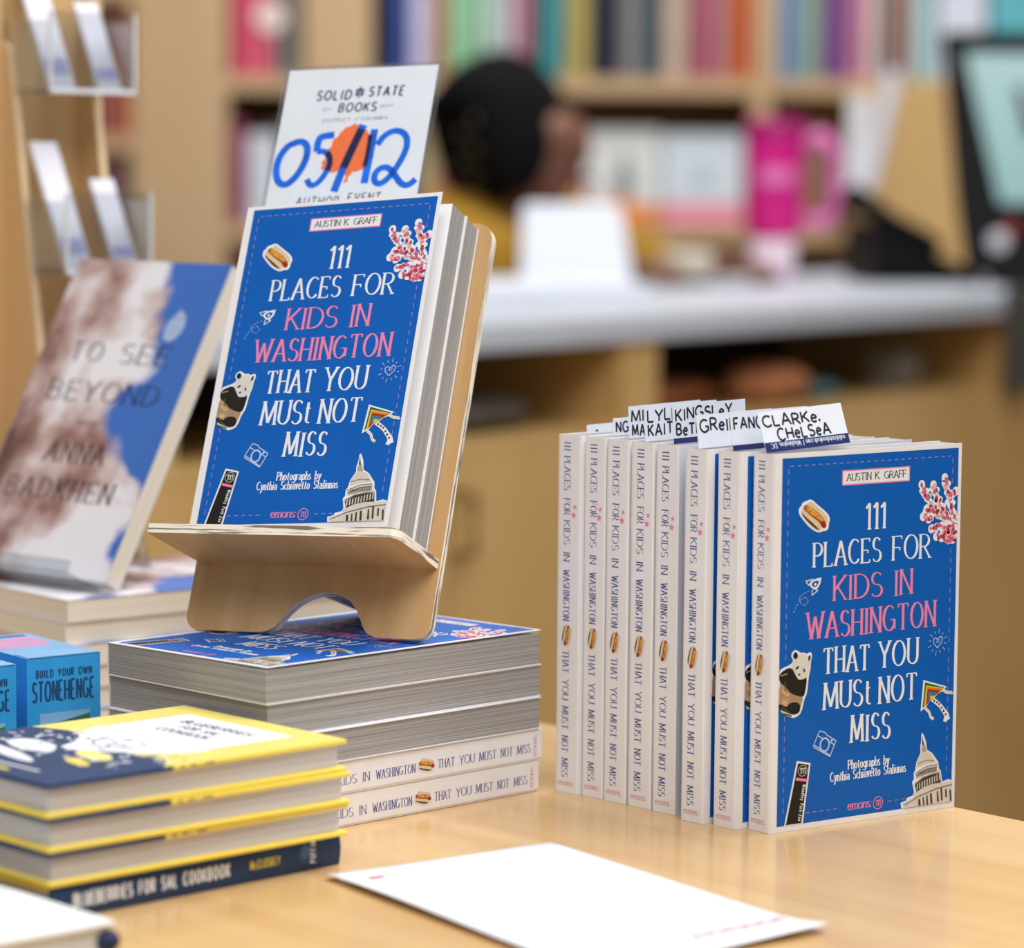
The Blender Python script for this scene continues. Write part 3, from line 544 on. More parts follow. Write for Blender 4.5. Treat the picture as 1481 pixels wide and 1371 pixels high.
def pen(s, w, m=MKB, L=4):
    q = [T(*p) for p in P(s)]
    for _ in range(2):
        r = [q[0]]
        for i in range(len(q)-1):
            a, bb = q[i], q[i+1]; r += [(a[0]*.75+bb[0]*.25, a[1]*.75+bb[1]*.25), (a[0]*.25+bb[0]*.75, a[1]*.25+bb[1]*.75)]
        q = r+[q[-1]]
    A.stroke(q, w, m, L)
pen('16,318.6 11,317 6.5,309 6,299 9,291.5 14,289.5 19,294 23,302 24.5,310 23.5,316.5 19.5,319.6 15,318.8', 4.4)
pen('39.5,323.2 35,322.8 30.5,322 29.8,316 30.4,312.2', 4.6); pen('30.4,312 35,312.4 38.6,309.4 40,304 38,296 33.6,289.6 29.6,289 27,293.5', 3.8); pen('37,311.5 39.4,307.8 40,303.5 39.2,299', 3.6, MKD, 5)
pen('57,329.4 53.2,316 48.8,300', 5.2, MKD, 6); pen('57,329.4 56.2,326.6', 5.3, MKB, 7); pen('49.0,300.6 47.3,293 45.6,284.6', 4.9, MKB, 6)
pen('64.6,326.2 64.4,308 63.8,289.8', 4.6, MKB, 6); pen('62.6,322.5 62.9,310 62.2,301', 2.8, MKD, 7)
pen('68.0,315.5 71,321.5 76.5,325 82.5,324 86.4,319 86.6,311 83,301 78.5,292.5 73.6,288.6 70,290.6 69.2,295.6 72,299.8 77,300.4 82,295 87,288.4 91.6,287.4 95.6,291.6', 4.0)
ms, mi = stats(None, [SGW]); b = MB(); b.box(0, .0984, -.0004, -.0003, .0, .163); b.art(A, (0, -.0004, .163), (1.041, 0, 0), (0, 0, -.955), (0, -1, 0), mi)
obj('card', b, ms, sg, loc=(.0035, 0, .0005))

# ================================================================ CLOUD COVER BOOK, ITS EASEL AND PILE
PCREAM = layered('page_edges_cream', '#e2dccf', '#f2eee5', (6, 6, 900), lo=.3, hi=.7)
def cloudmat():
    m = bpy.data.materials.new('cover_clouds'); m.use_nodes = True; nt = m.node_tree; bs = nt.nodes['Principled BSDF']; N = nt.nodes.new; K = nt.links.new
    tc = N('ShaderNodeTexCoord'); sp = N('ShaderNodeSeparateXYZ'); K(tc.outputs['Object'], sp.inputs[0])
    n1 = N('ShaderNodeTexNoise'); n1.inputs['Scale'].default_value = 22; n1.inputs['Detail'].default_value = 6; K(tc.outputs['Object'], n1.inputs['Vector'])
    n2 = N('ShaderNodeTexNoise'); n2.inputs['Scale'].default_value = 17; n2.inputs['Detail'].default_value = 5; n2.inputs['Roughness'].default_value = .5; K(tc.outputs['Object'], n2.inputs['Vector'])
    def math_(op, a, bv):
        q = N('ShaderNodeMath'); q.operation = op
        for i, v in enumerate((a, bv)):
            if isinstance(v, (int, float)): q.inputs[i].default_value = v
            else: K(v, q.inputs[i])
        return q.outputs[0]
    # edge of the cloud bank as a function of height on the cover (x: 0..0.146 left to right, z: 0..0.226)
    fc = N('ShaderNodeFloatCurve'); c = fc.mapping.curves[0]
    K(math_('DIVIDE', sp.outputs['Z'], .226), fc.inputs['Value'])
    pts = [(0, 1.0), (.12, .97), (.27, .98), (.34, .80), (.45, .62), (.55, .60), (.65, .72), (.75, .68), (.85, .62), (1, .55)]
    c.points[0].location = pts[0]; c.points[1].location = pts[-1]
    for p in pts[1:-1]: c.points.new(*p)
    fc.mapping.update()
    xe = math_('SUBTRACT', math_('DIVIDE', sp.outputs['X'], .146), fc.outputs['Value'])
    v = math_('ADD', xe, math_('MULTIPLY', math_('SUBTRACT', n1.outputs['Fac'], .5), .55))
    r1 = N('ShaderNodeValToRGB'); K(v, r1.inputs['Fac']); r1.color_ramp.elements[0].position = -.0; r1.color_ramp.elements[0].color = (0, 0, 0, 1); r1.color_ramp.elements[1].position = .09; r1.color_ramp.elements[1].color = (1, 1, 1, 1)
    low = math_('MULTIPLY', math_('MAXIMUM', math_('SUBTRACT', .075, sp.outputs['Z']), 0.0), 2.2)
    fac = math_('ADD', math_('ADD', math_('MULTIPLY', math_('SUBTRACT', n2.outputs['Fac'], .5), 1.5), .53), math_('ADD', math_('MULTIPLY', xe, .38), low))
    r2 = N('ShaderNodeValToRGB'); K(fac, r2.inputs['Fac']); e = r2.color_ramp.elements
    e[0].position = .14; e[0].color = lin('#6a4a45'); e[1].position = .56; e[1].color = lin('#efecf2')
    for ps, cc in ((.27, '#98736b'), (.40, '#c9afac')): q = e.new(ps); q.color = lin(cc)
    mx = N('ShaderNodeMixRGB'); K(r1.outputs['Color'], mx.inputs['Fac']); K(r2.outputs['Color'], mx.inputs['Color1']); mx.inputs['Color2'].default_value = lin('#3d70c6')
    K(mx.outputs['Color'], bs.inputs['Base Color']); bs.inputs['Roughness'].default_value = .4
    return m
CLOUD = cloudmat()
CW_, CH_, CT_ = .146, .226, .0142
INKD = M('ink_charcoal', '#28242c', .5)
MOON = M('ink_moon', '#a9bce2', .5, .2, 300); PCR2 = M('paper_cream', '#e9e3d6', .7, .03)
A = Art()
for t, x, y, h, w in (('TO', 29, 75, 13.5, 31), ('SEE', 77, 75, 13.5, 47), ('BEYOND', 23, 104, 14, 105), ('ANNA', 44, 148, 14, 57), ('BADKHEN', 20, 174.5, 14, 102)): A.text(t, x, y, h, INKD, 'light', w, L=2, weight=1.15)
A.text('ESSAYS', 62, 121, 3, INKD, 'sans', 18, L=2)
A.poly([(115+10*math.cos(R(a)), 46-11.5*math.sin(R(a))) for a in range(-120, 95, 12)]+[(109.5, 43), (108, 50)], MOON, 2)
ms, mi = stats(None, [CLOUD]); b = MB(); b.box(0, CW_, 0, .0004, 0, CH_); b.art(A, (0, 0, CH_), (1, 0, 0), (0, 0, -1), (0, -1, 0), mi)
CLOUD_ME = mesh('front_cover', b, ms)
b = MB(); b.box(.0004, CW_-.0004, .0004, CT_-.0004, .0003, CH_-.0003); CLPG = mesh('page_block', b, [layered('page_edges_cream_standing', '#dfd8ca', '#f0ebe0', (6, 1300, 6), lo=.3, hi=.7)])
b = MB(); b.box(0, CW_, CT_-.0004, CT_, 0, CH_); b.box(-.0003, .0003, 0, CT_, 0, CH_); CLBK = mesh('back_cover', b, [M('cover_cloud_back', '#c9c6cf', .45)])
def essays(label, mat, group):
    r = thing('essay_book', label, 'book', mat, group)
    obj('front_cover', CLOUD_ME, None, r); obj('page_block', CLPG, None, r); obj('back_cover', CLBK, None, r); return r
cs = Vector((-.275, 2.009, 0)); f1, f2 = d2(39.5), d2(129.5); ct = .0141
co = ['bottom', 'second', 'third', 'fourth', 'fifth', 'top']
for k in range(6):
    z = .7502+(k+1)*ct; O = cs+f1*(.226 if k % 2 == 9 else 0)+f1*(.001*(k % 2))+f2*(.146+.0012*((k*2) % 3))
    essays(('%s cream-paged essay book of the pile behind the blue boxes' % co[k]) if k < 5 else 'top cream-paged essay book of the pile, cloud cover under the acrylic easel', frame((O.x, O.y, z), -f2, (0, 0, -1), f1), 'cream paged books in the rear pile')
zt = .7502+6*ct
yw, tl = -.7082, .5174
ca = Vector((math.cos(yw), math.sin(yw), 0)); cbk = Vector((-math.sin(yw), math.cos(yw), 0)); cup = math.cos(tl)*Vector((0, 0, 1))+math.sin(tl)*cbk; cn = math.cos(tl)*cbk-math.sin(tl)*Vector((0, 0, 1))
CB = Vector((-.255, 2.0325, .8425))+ca*-.146
essays('essay book with cloud and moon cover leaning on the acrylic easel', frame(CB+cn*.0+cup*.001, ca, cn, cup), 'cloud cover essay books')
es = thing('acrylic_easel', 'clear acrylic easel holding the cloud cover book', 'easel', frame(CB+cn*CT_, ca, cn, cup))
b = MB(); b.box(.02, .126, .0006, .0026, -.004, .15); obj('back_plate', b, [CLEAR], es, bevel=.0004)
b = MB(); b.box(-.004, .128, -.030, .0026, -.0034, -.0004); b.box(-.004, .128, -.033, -.030, -.0034, .006); obj('ledge', b, [CLEAR], es, bevel=.0004)
b = MB(); b.prism([(.05, .0026, .10), (.095, .0026, .10), (.095, .062, .040), (.05, .062, .040)], (0, .002, .001)); obj('rear_leg', b, [CLEAR], es)

# ================================================================ BLUE KIT BOXES
BX = M('box_blue', '#33a6ee', .4, .12, 30, coat=.2); BXT = M('box_sky', '#86bdec', .4, .1, 30, coat=.2); BXN = M('box_navy_text', '#1d4a78', .5); BXG = M('box_green', '#2c7a4b', .5, .35, 120); BXP = M('box_pink', '#e58fb5', .5); BXD = M('box_dark_blue', '#274a9a', .5)
def kit(label, O, ang, w=.047, dp=.086, h=.0795):
    r = thing('kit_box', label, 'box', frame(O, d2(ang), d2(ang+90), (0, 0, 1)), 'blue build-your-own kit boxes')
    b = MB(); b.box(0, w, 0, dp, 0, h, [0, 1, 0, 0, 0, 0]); A = Art(); k = w*1000
    A.text('BUILD YOUR OWN', 5.5, 11.6, 4.2, BXN, 'cond', k-11, L=2); A.text('STONEHENGE', 3, 25.2, 11.2, BXN, 'cond', k-6.6, L=2, weight=.62, gap=.13)
    A.rect(8, 32, k-7, 70, BXG, 1); A.poly([(8, 32), (k-7, 32), (k-7, 34), (30, 36), (18, 38), (8, 39)], BXT, 2, 0); A.rect(0, 41, 8, 80, BXD, 1); A.rect(8, 47, k-7, 80, BXD, 3)
    A2 = Art(); A2.rect(3, 14, k-5, 22, BXP, 1); A2.rect(3, 26, k-5, 34, BXP, 1); A2.rect(3, 38, k-9, 46, BXP, 1); A2.rect(6, 4, k-5, 9, BXD, 1)
    ms, mi = stats(None, [BX, BXT]); b.art(A, (0, 0, h), (1, 0, 0), (0, 0, -1), (0, -1, 0), mi); b.art(A2, (0, dp, h), (1, 0, 0), (0, -1, 0), (0, 0, 1), mi)
    obj('carton', b, ms, r)
    b = MB(); b.box(.001, w-.001, -.0004, .016, h, h+.0005); obj('tuck_flap', b, [BXT], r)
    return r
kit('blue kit box beside the pile of guides, its front label fully visible', (-.2705, 1.8095, .7502), 37)
kit('blue kit box at the left edge of the photo, label partly cut off', (-.2705-.0405, 1.8095-.0485, .7502), 37)

# ================================================================ BLUEBERRY COOKBOOKS
YEL = M('cloth_yellow', '#f0d654', .45, .03); YELP = M('cover_yellow', '#f5e27a', .4, .02, coat=.2); NVY = M('cloth_navy', '#1d3a63', .5, .12, 150); CWH = M('cover_panel_white', '#eef0f2', .4, .02)
NAVT = M('cook_navy_text', '#2b4468', .5); PGW = layered('page_edges_white', '#b9b3b2', '#dcd9da', (6, 6, 900), lo=.3, hi=.7); PALE = M('cook_pale', '#dfe3e6', .45)
CBL, CBW = .1854, .1345
Pf = Vector((-.2165, 1.5135, 0)); g1, g2 = d2(43.5), d2(133.5)
def cook(label, k, flip):
    th = .0166; z = .7502+k*th
    off = (.004, .0, .0, -.001)[k]; rr = (2.2, 0, -.6, 0)[k]
    a1, a2 = d2(43.5+rr), d2(133.5+rr)
    # local frame: x across the cover (spine -> fore-edge), y towards the head, z up, origin at the tail/spine corner, cover up
    if flip: O = Pf+a1*(CBL+.002)+a2*(off-.002); mtx = frame((O.x, O.y, z), a2, -a1, (0, 0, 1))
    else: O = Pf+a1*off+a2*CBW; mtx = frame((O.x, O.y, z), -a2, a1, (0, 0, 1))
    r = thing('cookbook', label, 'book', mtx, 'blueberry cookbooks in a pile')
    bd = .0024
    if not flip:
        b = MB(); b.box(0, CBW, 0, CBL, 0, bd, 0); obj('back_board', b, [YEL], r, bevel=.0008)
    else:
        b = MB(); b.box(0, CBW, 0, CBL, 0, bd); obj('back_board', b, [NVY], r, bevel=.0008)
    b = MB(); b.box(.001, CBW-.0035, .0035, CBL-.0035, bd, th-bd); obj('page_block', b, [PGW], r)
    # front board with art
    A = Art(); K = lambda u, v: (u, v); CWm, CLm = CBW*1000, CBL*1000
    A.rect(.6, .6, CWm-.6, CLm-.6, YELP, 1)
    A.poly([(.5, 100), (22, 92), (45, 96), (70, 104), (100, 108), (120, 104), (CWm-.5, 116), (CWm-.5, CLm-.5), (.5, CLm-.5)], NVY, 2)
    A.rect(24, 16, 112, 70, CWH, 3); A.poly([(20, 66), (116, 66), (112, 92), (86, 112), (60, 128), (48, 104), (28, 90)], CWH, 3, 1)
    for t, y, w in (('BLUEBERRIES', 34, 56), ('FOR SAL', 45, 32), ('COOKBOOK', 56, 42)): A.text(t, 68-w/2, y, 6.2, NAVT, 'cond', w, L=4)
    rnd = random.Random(8)
    for i in range(150):
        x, y = rnd.uniform(8, CWm-8), rnd.gauss(112, 16)
        if 4 < x < CWm-4 and 84 < y < 150: A.ell(x, y, rnd.uniform(.8, 3.4), rnd.uniform(.5, 1.6), (PALE, NVY, CWH, PALE)[i % 4], 4, 8, rnd.uniform(0, 180))
    for cx, cy, rx, ry, mm in ((70, 96, 19, 15, PALE), (88, 124, 16, 7, YELP), (44, 130, 20, 10, PALE), (66, 84, 12, 9, CWH), (52, 150, 30, 5, PALE), (96, 140, 12, 4, YEL)): A.ell(cx, cy, rx, ry, mm, 4, 20, 12)
    A.stroke(arc(70, 94, 17, 13, 20, 200), .8, NAVT, 5); A.stroke(arc(74, 92, 9, 7, 30, 330), .6, NAVT, 5); A.stroke([(30, 168), (104, 168)], 2.2, PALE, 4); A.stroke([(40, 176), (90, 176)], 3, YEL, 4)
    b = MB(); yn_ = .066+.003*k; b.box(0, CBW, 0, yn_, th-bd, th, 1); b.box(0, CBW, yn_, CBL, th-bd, th, 0); ms, mi = stats(None, [YEL, NVY])
    for i in range(8): y = yn_+rnd.uniform(-.004, .022); b.box(CBW-.002, CBW+.0001, y, y+rnd.uniform(.001, .004), th-bd+.0005, th-.0005, 1+(i % 3 == 0)*0)
    b.art(A, (0, CBL, th), (1, 0, 0), (0, -1, 0), (0, 0, 1), mi); obj('front_board', b, ms, r, bevel=.0007)
    # spine board
    b = MB(); n = 8; pr = [(-.0012*math.sin(math.pi*i/n), th*i/n) for i in range(n+1)]
    b.grid([[(x, y, zz) for x, zz in pr] for y in (0, CBL)], 0); b.box(0, .001, 0, CBL, 0, th, 0)
    A = Art(); YT = M('cook_yellow_text', '#e6cf57')
    A.text('BLUEBERRIES FOR SAL COOKBOOK', 13, 11.2, 6.2, CWH, 'cond', 98, L=1); A.text('McCLOSKEY', 124, 10.2, 4.2, YT, 'cond', 20, L=1)
    LG = M('cook_emblem', '#3f6590'); A.stroke(arc(161, 7.2, 4.6, 4.6, 0, 360, 20), .6, LG, 1); A.ell(161, 7, 3.2, 3.6, LG, 1, 14); A.text('PUFFIN', 168, 13, 3.6, CWH, 'sans', 11.4, d=(0, -1), L=1)
    sh = [(q, m, zz+.00125) for q, m, zz in A.shapes]; A.shapes = [(([(px_, py_) for px_, py_ in q]), m, zz) for q, m, zz in sh]
    ms, mi = stats(None, [NVY]); b.art(A, (0, CBL, th), (0, -1, 0), (0, 0, -1), (-1, 0, 0), mi); obj('spine', b, ms, r)
    return r
for k, lab in enumerate(('bottom cookbook of the front pile, navy spine with white title showing', 'second cookbook from the bottom of the front pile, page edges showing', 'third cookbook of the front pile, just under the top one', 'top cookbook of the front pile, yellow and navy cover facing up')):
    cook(lab, k, k == 0)

# ================================================================ FOREGROUND: SHEET AND WHITE BOOK CORNER
b = MB(); PA, PB_ = Vector((-.092, 1.613, .7505)), Vector((.022, 1.703, .7505)); PD = Vector((.151, 1.508, .7505))-PB_; nU, nV = 14, 20; rows = []
for i in range(nU+1):
    r_ = []
    for j in range(nV+1):
        u, v = i/nU, j/nV; p = PA+(PB_-PA)*u+PD*v
        p.z += .0006+.006*max(0, 1-u*2.2)**2*(.35+.65*v)*.6+.0022*math.sin(v*5+.6)*(1-u)*.5+.004*max(0, (v-.8)/.2)**2*u
        r_.append(p)
    rows.append(r_)
b.grid(rows, 0)
SH = M('sheet_white', '#eef0f4', .6, .01); SHL = M('sheet_lines', '#d8dbe0', .6); SHR = M('sheet_red', '#cf5a76', .6)
A = Art(6e-5); uu, vv = (PB_-PA), PD; LU, LV = uu.length*1000, vv.length*1000
def onsheet(u, v):
    i, j = min(max(u, 0), .999)*nU, min(max(v, 0), .999)*nV; a, c = int(i), int(j); s, t = i-a, j-c
    return (rows[a][c]*(1-s)+rows[a+1][c]*s)*(1-t)+(rows[a][c+1]*(1-s)+rows[a+1][c+1]*s)*t
AS = Art()
for k in range(9):
    for j in range(12): AS.rect(14+j*9.6, 44+k*16, 14+j*9.6+8, 44.6+k*16, SHL, 1)
AS.ell(16, 22, 3.2, 2.2, SHR, 1); AS.ell(21, 21, 2.4, 1.8, SHR, 1); AS.stroke([(8, 20), (13, 19)], .6, SHL, 1)
for k in range(11): AS.stroke([(LU-62+k*5.2, LV-27-(k % 3)*1.5), (LU-59.5+k*5.2, LV-32+(k % 2)*2), (LU-57.5+k*5.2, LV-27)], 2.0, SHR, 1)
for pts, m, z in AS.shapes: b.face([onsheet(p[0]/LU, p[1]/LV)+Vector((0, 0, .0004)) for p in pts], 1 if m is SHL else 2)
sheet = obj('paper_sheet', b, [SH, SHL, SHR], smooth=True); sheet.modifiers.new('thickness', 'SOLIDIFY').thickness = .00012
tag(sheet, 'white printed sheet of paper lying on the bare table in front', 'paper')

wb = thing('white_book', 'white clothbound book at the bottom left corner, navy page edge at its tip', 'book', frame((-.176, 1.441, .7502), d2(222), d2(132), (0, 0, 1)))
WCL = M('cloth_white', '#e8e8e8', .8, .04, 400, bump=.2)
b = MB(); b.box(0, .15, 0, .20, .0165, .0195); obj('front_board', b, [WCL], wb, bevel=.0014)
b = MB(); b.box(0, .15, 0, .20, 0, .003); obj('back_board', b, [WCL], wb, bevel=.0014)
b = MB(); b.box(.003, .146, .003, .197, .003, .0165); obj('page_block', b, [M('pages_offwhite', '#d9d9d8', .8, .04)], wb)
b = MB(); b.sphere((.003, .003, .0098), (.006, .006, .0055)); obj('ribbon', b, [M('ribbon_navy', '#1c2a4e', .6)], wb, smooth=True)

# ================================================================ WOODEN LEAFLET RACK WITH CLEAR POCKETS
rf, rw = d2(-40), d2(50)
rk = thing('leaflet_rack', 'tall narrow wooden leaflet rack with clear pockets at left rear', 'rack', frame((-.355, 2.30, .7502), rw, -rf, (0, 0, 1)))
RW = wood('rack_wood', '#c79f6b', '#dab788', (4, 4, 1), .5)
RWE = M('rack_edge', '#e8cfa8', .5)
sidep = [(0, .016, 0), (0, -.061, 0), (0, -.002, .432), (0, .004, .438), (0, .016, .438)]
for x in (0, .076):
    b = MB(); b.prism([(x, y, z) for _, y, z in sidep], (.006, 0, 0), 0, 1); obj('side_panel', b, [RW, RWE], rk)
b = MB(); b.box(.006, .076, .010, .016, 0, .62); obj('back_panel', b, [RW], rk)
b = MB(); b.box(-.012, .0, .004, .022, 0, .64); obj('post', b, [RW], rk); b = MB(); b.box(.082, .094, .004, .022, .30, .64); obj('post', b, [RW], rk)
LEAF = M('leaflet_white', '#e4e3ec', .5, .03); LEAFB = M('leaflet_lilac', '#a9abd6', .5)
for i, (z, fr) in enumerate(((.402, .006), (.277, .022))):
    b = MB(); b.box(.001, .081, -fr-.036, .010, z, z+.0025); b.box(.001, .081, -fr-.038, -fr-.036, z, z+.056); b.box(.001, .003, -fr-.036, .008, z, z+.05); b.box(.079, .081, -fr-.036, .008, z, z+.05)
    b.box(.0008, .0812, -fr-.0385, -fr-.0365, z-.0004, z+.0030, 1); b.box(.0800, .0814, -fr-.0385, -fr-.0365, z, z+.056, 1); b.box(.0006, .0020, -fr-.0385, -fr-.0365, z, z+.056, 1)  # pale strips paint the bright glints along the pocket's front edges
    obj('clear_pocket', b, [CLEAR, M('acrylic_edge_glint', '#dfe4ea', .2)], rk)
    for j, (x0, x1, hh) in enumerate(((.008, .032, .088), (.054, .076, .062))):
        p0 = Vector((x0, -fr-.028, z+.003)); tp = Vector((0, .030, hh)); 
        b = MB(); b.prism([(x0, -fr-.030, z+.003), (x1, -fr-.030, z+.003), (x1, -fr-.030+hh*.42, z+.003+hh), (x0, -fr-.030+hh*.42, z+.003+hh)], (0, .003, 0), 0)
        q = [(x0+.002, -fr-.0302+hh*.42*s_, z+.003+hh*s_) for s_ in (.12, .24)]
        b.face([(x0+.002, q[0][1]-.0003, q[0][2]), (x1-.002, q[0][1]-.0003, q[0][2]), (x1-.002, q[1][1]-.0003, q[1][2]), (x0+.002, q[1][1]-.0003, q[1][2])], 1)
        lf = obj('leaflet', b, [LEAF, LEAFB]); lf.matrix_world = rk.matrix_world.copy()
        tag(lf, '%s leaflet in the %s clear pocket of the wooden rack' % (('tall white', 'short lilac striped')[j], ('upper', 'lower')[i]), 'leaflet', 'leaflets in the rack')

# ================================================================ SALES COUNTER BEHIND THE TABLE
cu = Vector((.6192, .7852, 0)); cbk2 = Vector((-.7852, .6192, 0)); CO = Vector((-.034, 3.770, 0))
ct_ = thing('sales_counter', 'plywood sales counter with white worktop and open cubbies', 'counter', frame(CO, cu, cbk2, (0, 0, 1)))
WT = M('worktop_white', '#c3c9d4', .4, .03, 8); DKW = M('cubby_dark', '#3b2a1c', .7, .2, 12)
b = MB(); b.box(-1.1, 2.6, 0, .64, .882, .915); obj('worktop', b, [WT], ct_, bevel=.003)
b = MB(); b.box(-1.1, 2.6, .006, .42, .765, .780); obj('shelf_board', b, [WOODC], ct_)
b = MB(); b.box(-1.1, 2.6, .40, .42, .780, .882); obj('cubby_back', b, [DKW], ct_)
for u in (-1.098, -.52, .28, 1.23, 2.1):
    b = MB(); b.box(u, u+(.076 if abs(u-.28) < .01 else .02), .008, .40, .780, .882); obj('divider', b, [WOODC], ct_)
for u0, u1 in ((-1.1, -.058), (-.055, 1.10), (1.103, 2.6)):
    b = MB(); b.box(u0+.0015, u1-.0015, .006, .024, .06, .764); dr = obj('front_panel', b, [WOODC], ct_)
    if abs(u0+.055) < .01:
        b = MB(); hx = u0+.012; b.tube([(hx, .006, .725), (hx, -.024, .720), (hx, -.024, .655), (hx, .006, .65)], .006); obj('handle', b, [M('handle_bronze', '#8a6a3c', .4, metal=.3)], dr)
b = MB(); b.box(-1.1, 2.6, .05, .42, 0, .76); obj('carcass', b, [WOODC], ct_)
b = MB(); b.box(1.195, 1.245, -.03, -.001, .775, .925); obj('corner_bracket', b, [M('post_grey', '#4a4846', .5)], ct_, bevel=.003)
def cpt(u, v, z=.9155): p = CO+cu*u+cbk2*v; return Vector((p.x, p.y, z))
# things in the cubbies
def blob(name, label, cat, u, v, z, r, hexc, seed, rough=.6):
    rnd = random.Random(seed); b = MB(); n, k = 20, 10; rows = []
    for i in range(1, k):
        row_ = []
        for j in range(n):
            a = 2*math.pi*j/n; e = math.pi*i/k; q = 1+.16*math.sin(3*a+seed)+.1*math.sin(7*a+2*e*seed)+rnd.uniform(-.06, .06)
            row_.append((r[0]*q*math.sin(e)*math.cos(a), r[1]*q*math.sin(e)*math.sin(a), r[2]*(1-math.cos(e)*(1+.06*math.sin(5*a)))))
        rows.append(row_)
    b.grid(rows, 0, True, True); o = obj(name, b, [M(name+'_'+hexc[1:], hexc, rough, .2, 30)], smooth=True); p = cpt(u, v, z); o.matrix_world = frame(p, cu, cbk2, (0, 0, 1)); return tag(o, label, cat)
blob('cloth_bundle', 'terracotta cloth bundle stuffed in the counter cubby', 'cloth', .50, .12, .7805, (.115, .06, .020), '#a0603c', 2)
blob('folded_scarf', 'orange brown folded cloth beside the bundle in the cubby', 'cloth', .70, .08, .7805, (.065, .05, .027), '#b77750', 5)
blob('plastic_bag', 'crumpled grey plastic bag in the left cubby', 'bag', .10, .10, .7805, (.075, .06, .021), '#57524e', 3, .3)
blob('teal_pouch', 'small teal pouch in the right part of the cubby', 'pouch', .82, .08, .7805, (.03, .03, .012), '#4f7f88', 4)
b = MB(); b.lathe([(.0, 0), (.0275, 0), (.0275, .06), (.009, .06)], n=24); o = obj('paper_roll', b, [M('roll_grey', '#8c8580', .7)], smooth=False); p = cpt(1.03, .10, .8083)
o.matrix_world = frame(p, cbk2, (0, 0, 1), cu); tag(o, 'grey paper roll lying in the right cubby of the counter', 'roll')
# things on the worktop
PW_ = M('paper_bright', '#dfe3ee', .6, .02)
def sheets(label, x, y, w, d, h, rot):
    b = MB(); n = max(2, int(h/.006))
    for i in range(n): b.box(-w/2+.003*(i % 2), w/2+.003*(i % 2), -d/2, d/2, h*i/n, h*(i+1)/n-.0005)
    o = obj('paper_pile', b, [PW_]); o.matrix_world = frame((x, y, .9155), d2(rot), d2(rot+90), (0, 0, 1)); return tag(o, label, 'papers')
sheets('white pile of papers on the worktop in front of the seated person', .05, 4.55, .22, .30, .018, 10)
sheets('low white pile of papers at the left end of the worktop', -.06, 4.25, .16, .22, .024, 30)
b = MB(); b.prism([(-.078, 0, 0), (.088, 0, 0), (.074, .05, .112), (.066, .053, .118), (-.064, .053, .118), (-.072, .05, .112)], (0, .006, .003)); o = obj('white_placard', b, [PW_])
o.matrix_world = frame((.088, 4.78, .9155), d2(4), d2(94), (0, 0, 1)); tag(o, 'white placard propped up on the worktop before the seated person', 'placard')
tm = thing('travel_tumbler', 'hot pink travel tumbler with handle on the white worktop', 'tumbler', frame((.397, 5.02, .9155), (1, 0, 0), (0, 1, 0), (0, 0, 1)))
HP = M('tumbler_pink', '#dc0786', .4, .06, 20, coat=.15); LP = M('tumbler_pale', '#e9d3e2', .4, .04); LPK = M('tumbler_pink_light', '#e678b8', .35)
b = MB(); b.lathe([(0, .068), (.036, .068), (.042, .085), (.0455, .215), (.046, .222), (0, .222)]); obj('body', b, [HP], tm, smooth=True)
b = MB(); b.lathe([(0, 0), (.031, 0), (.033, .004), (.036, .068), (0, .068)]); obj('base', b, [LP], tm, smooth=True)
b = MB(); b.lathe([(0, .222), (.047, .222), (.047, .246), (.043, .250), (0, .250)]); obj('lid', b, [M('tumbler_lid', '#b0106e', .35)], tm, smooth=True)
b = MB(); b.tube([(.042, 0, .215), (.075, 0, .222), (.092, 0, .205), (.094, 0, .15), (.088, 0, .105), (.070, 0, .092), (.042, 0, .098)], [.013, .013, .013, .012, .012, .012, .011]); obj('handle', b, [LPK], tm, smooth=True)
b = MB(); b.box(-.026, .026, -.0475, -.045, .150, .176); obj('label', b, [LPK], tm, bevel=.002)
jr = thing('ointment_jar', 'small beige jar with dark foot between the seated person\'s hands', 'jar', frame((.262, 4.95, .9155), (1, 0, 0), (0, 1, 0), (0, 0, 1)))
b = MB(); b.lathe([(0, .012), (.036, .012), (.040, .02), (.040, .044), (.036, .05), (0, .05)]); obj('body', b, [M('jar_beige', '#cfc6b2', .5)], jr, smooth=True)
b = MB(); b.lathe([(0, 0), (.034, 0), (.036, .012), (0, .012)]); obj('foot', b, [M('jar_dark', '#39424a', .4)], jr, smooth=True)
# desk phone
ph_ = thing('desk_phone', 'black desk phone with handset on the right of the worktop', 'phone', frame((.600, 5.12, .9155), d2(10), d2(100), (0, 0, 1)))
BK = M('plastic_black', '#0b0c0f', .5, .1, spec=.15); BKG = M('plastic_grey', '#5a6472', .3)
b = MB(); b.prism([(-.06, -.08, 0), (.115, -.08, 0), (.115, -.08, .014), (.02, -.08, .052), (-.055, -.08, .095), (-.062, -.08, .09)], (0, .17, 0)); obj('base', b, [BK], ph_, bevel=.004)
b = MB(); b.tube([(-.098, -.05, .140), (-.085, -.05, .128), (-.03, -.05, .098), (.03, -.05, .060), (.046, -.05, .046)], [.020, .022, .013, .020, .018]); obj('handset', b, [BK], ph_, smooth=True)
b = MB(); b.prism([(-.02, .0, .079), (.028, .0, .051), (.028, .05, .051), (-.02, .05, .079)], (.001, 0, .002)); obj('display', b, [BKG], ph_)
b = MB(); [b.box(.035+.018*i, .047+.018*i, .0+.018*j, .012+.018*j, .034-.007*i, .042-.007*i) for i in range(3) for j in range(3)]; obj('keypad', b, [BKG], ph_)
b = MB(); b.tube([(-.06+.006*math.cos(i*.9)+i*.004, -.078-.006*math.sin(i*.9), .02+.004*math.sin(i*.3)) for i in range(40)], .003, n=6); obj('cord', b, [BK], ph_, smooth=True)
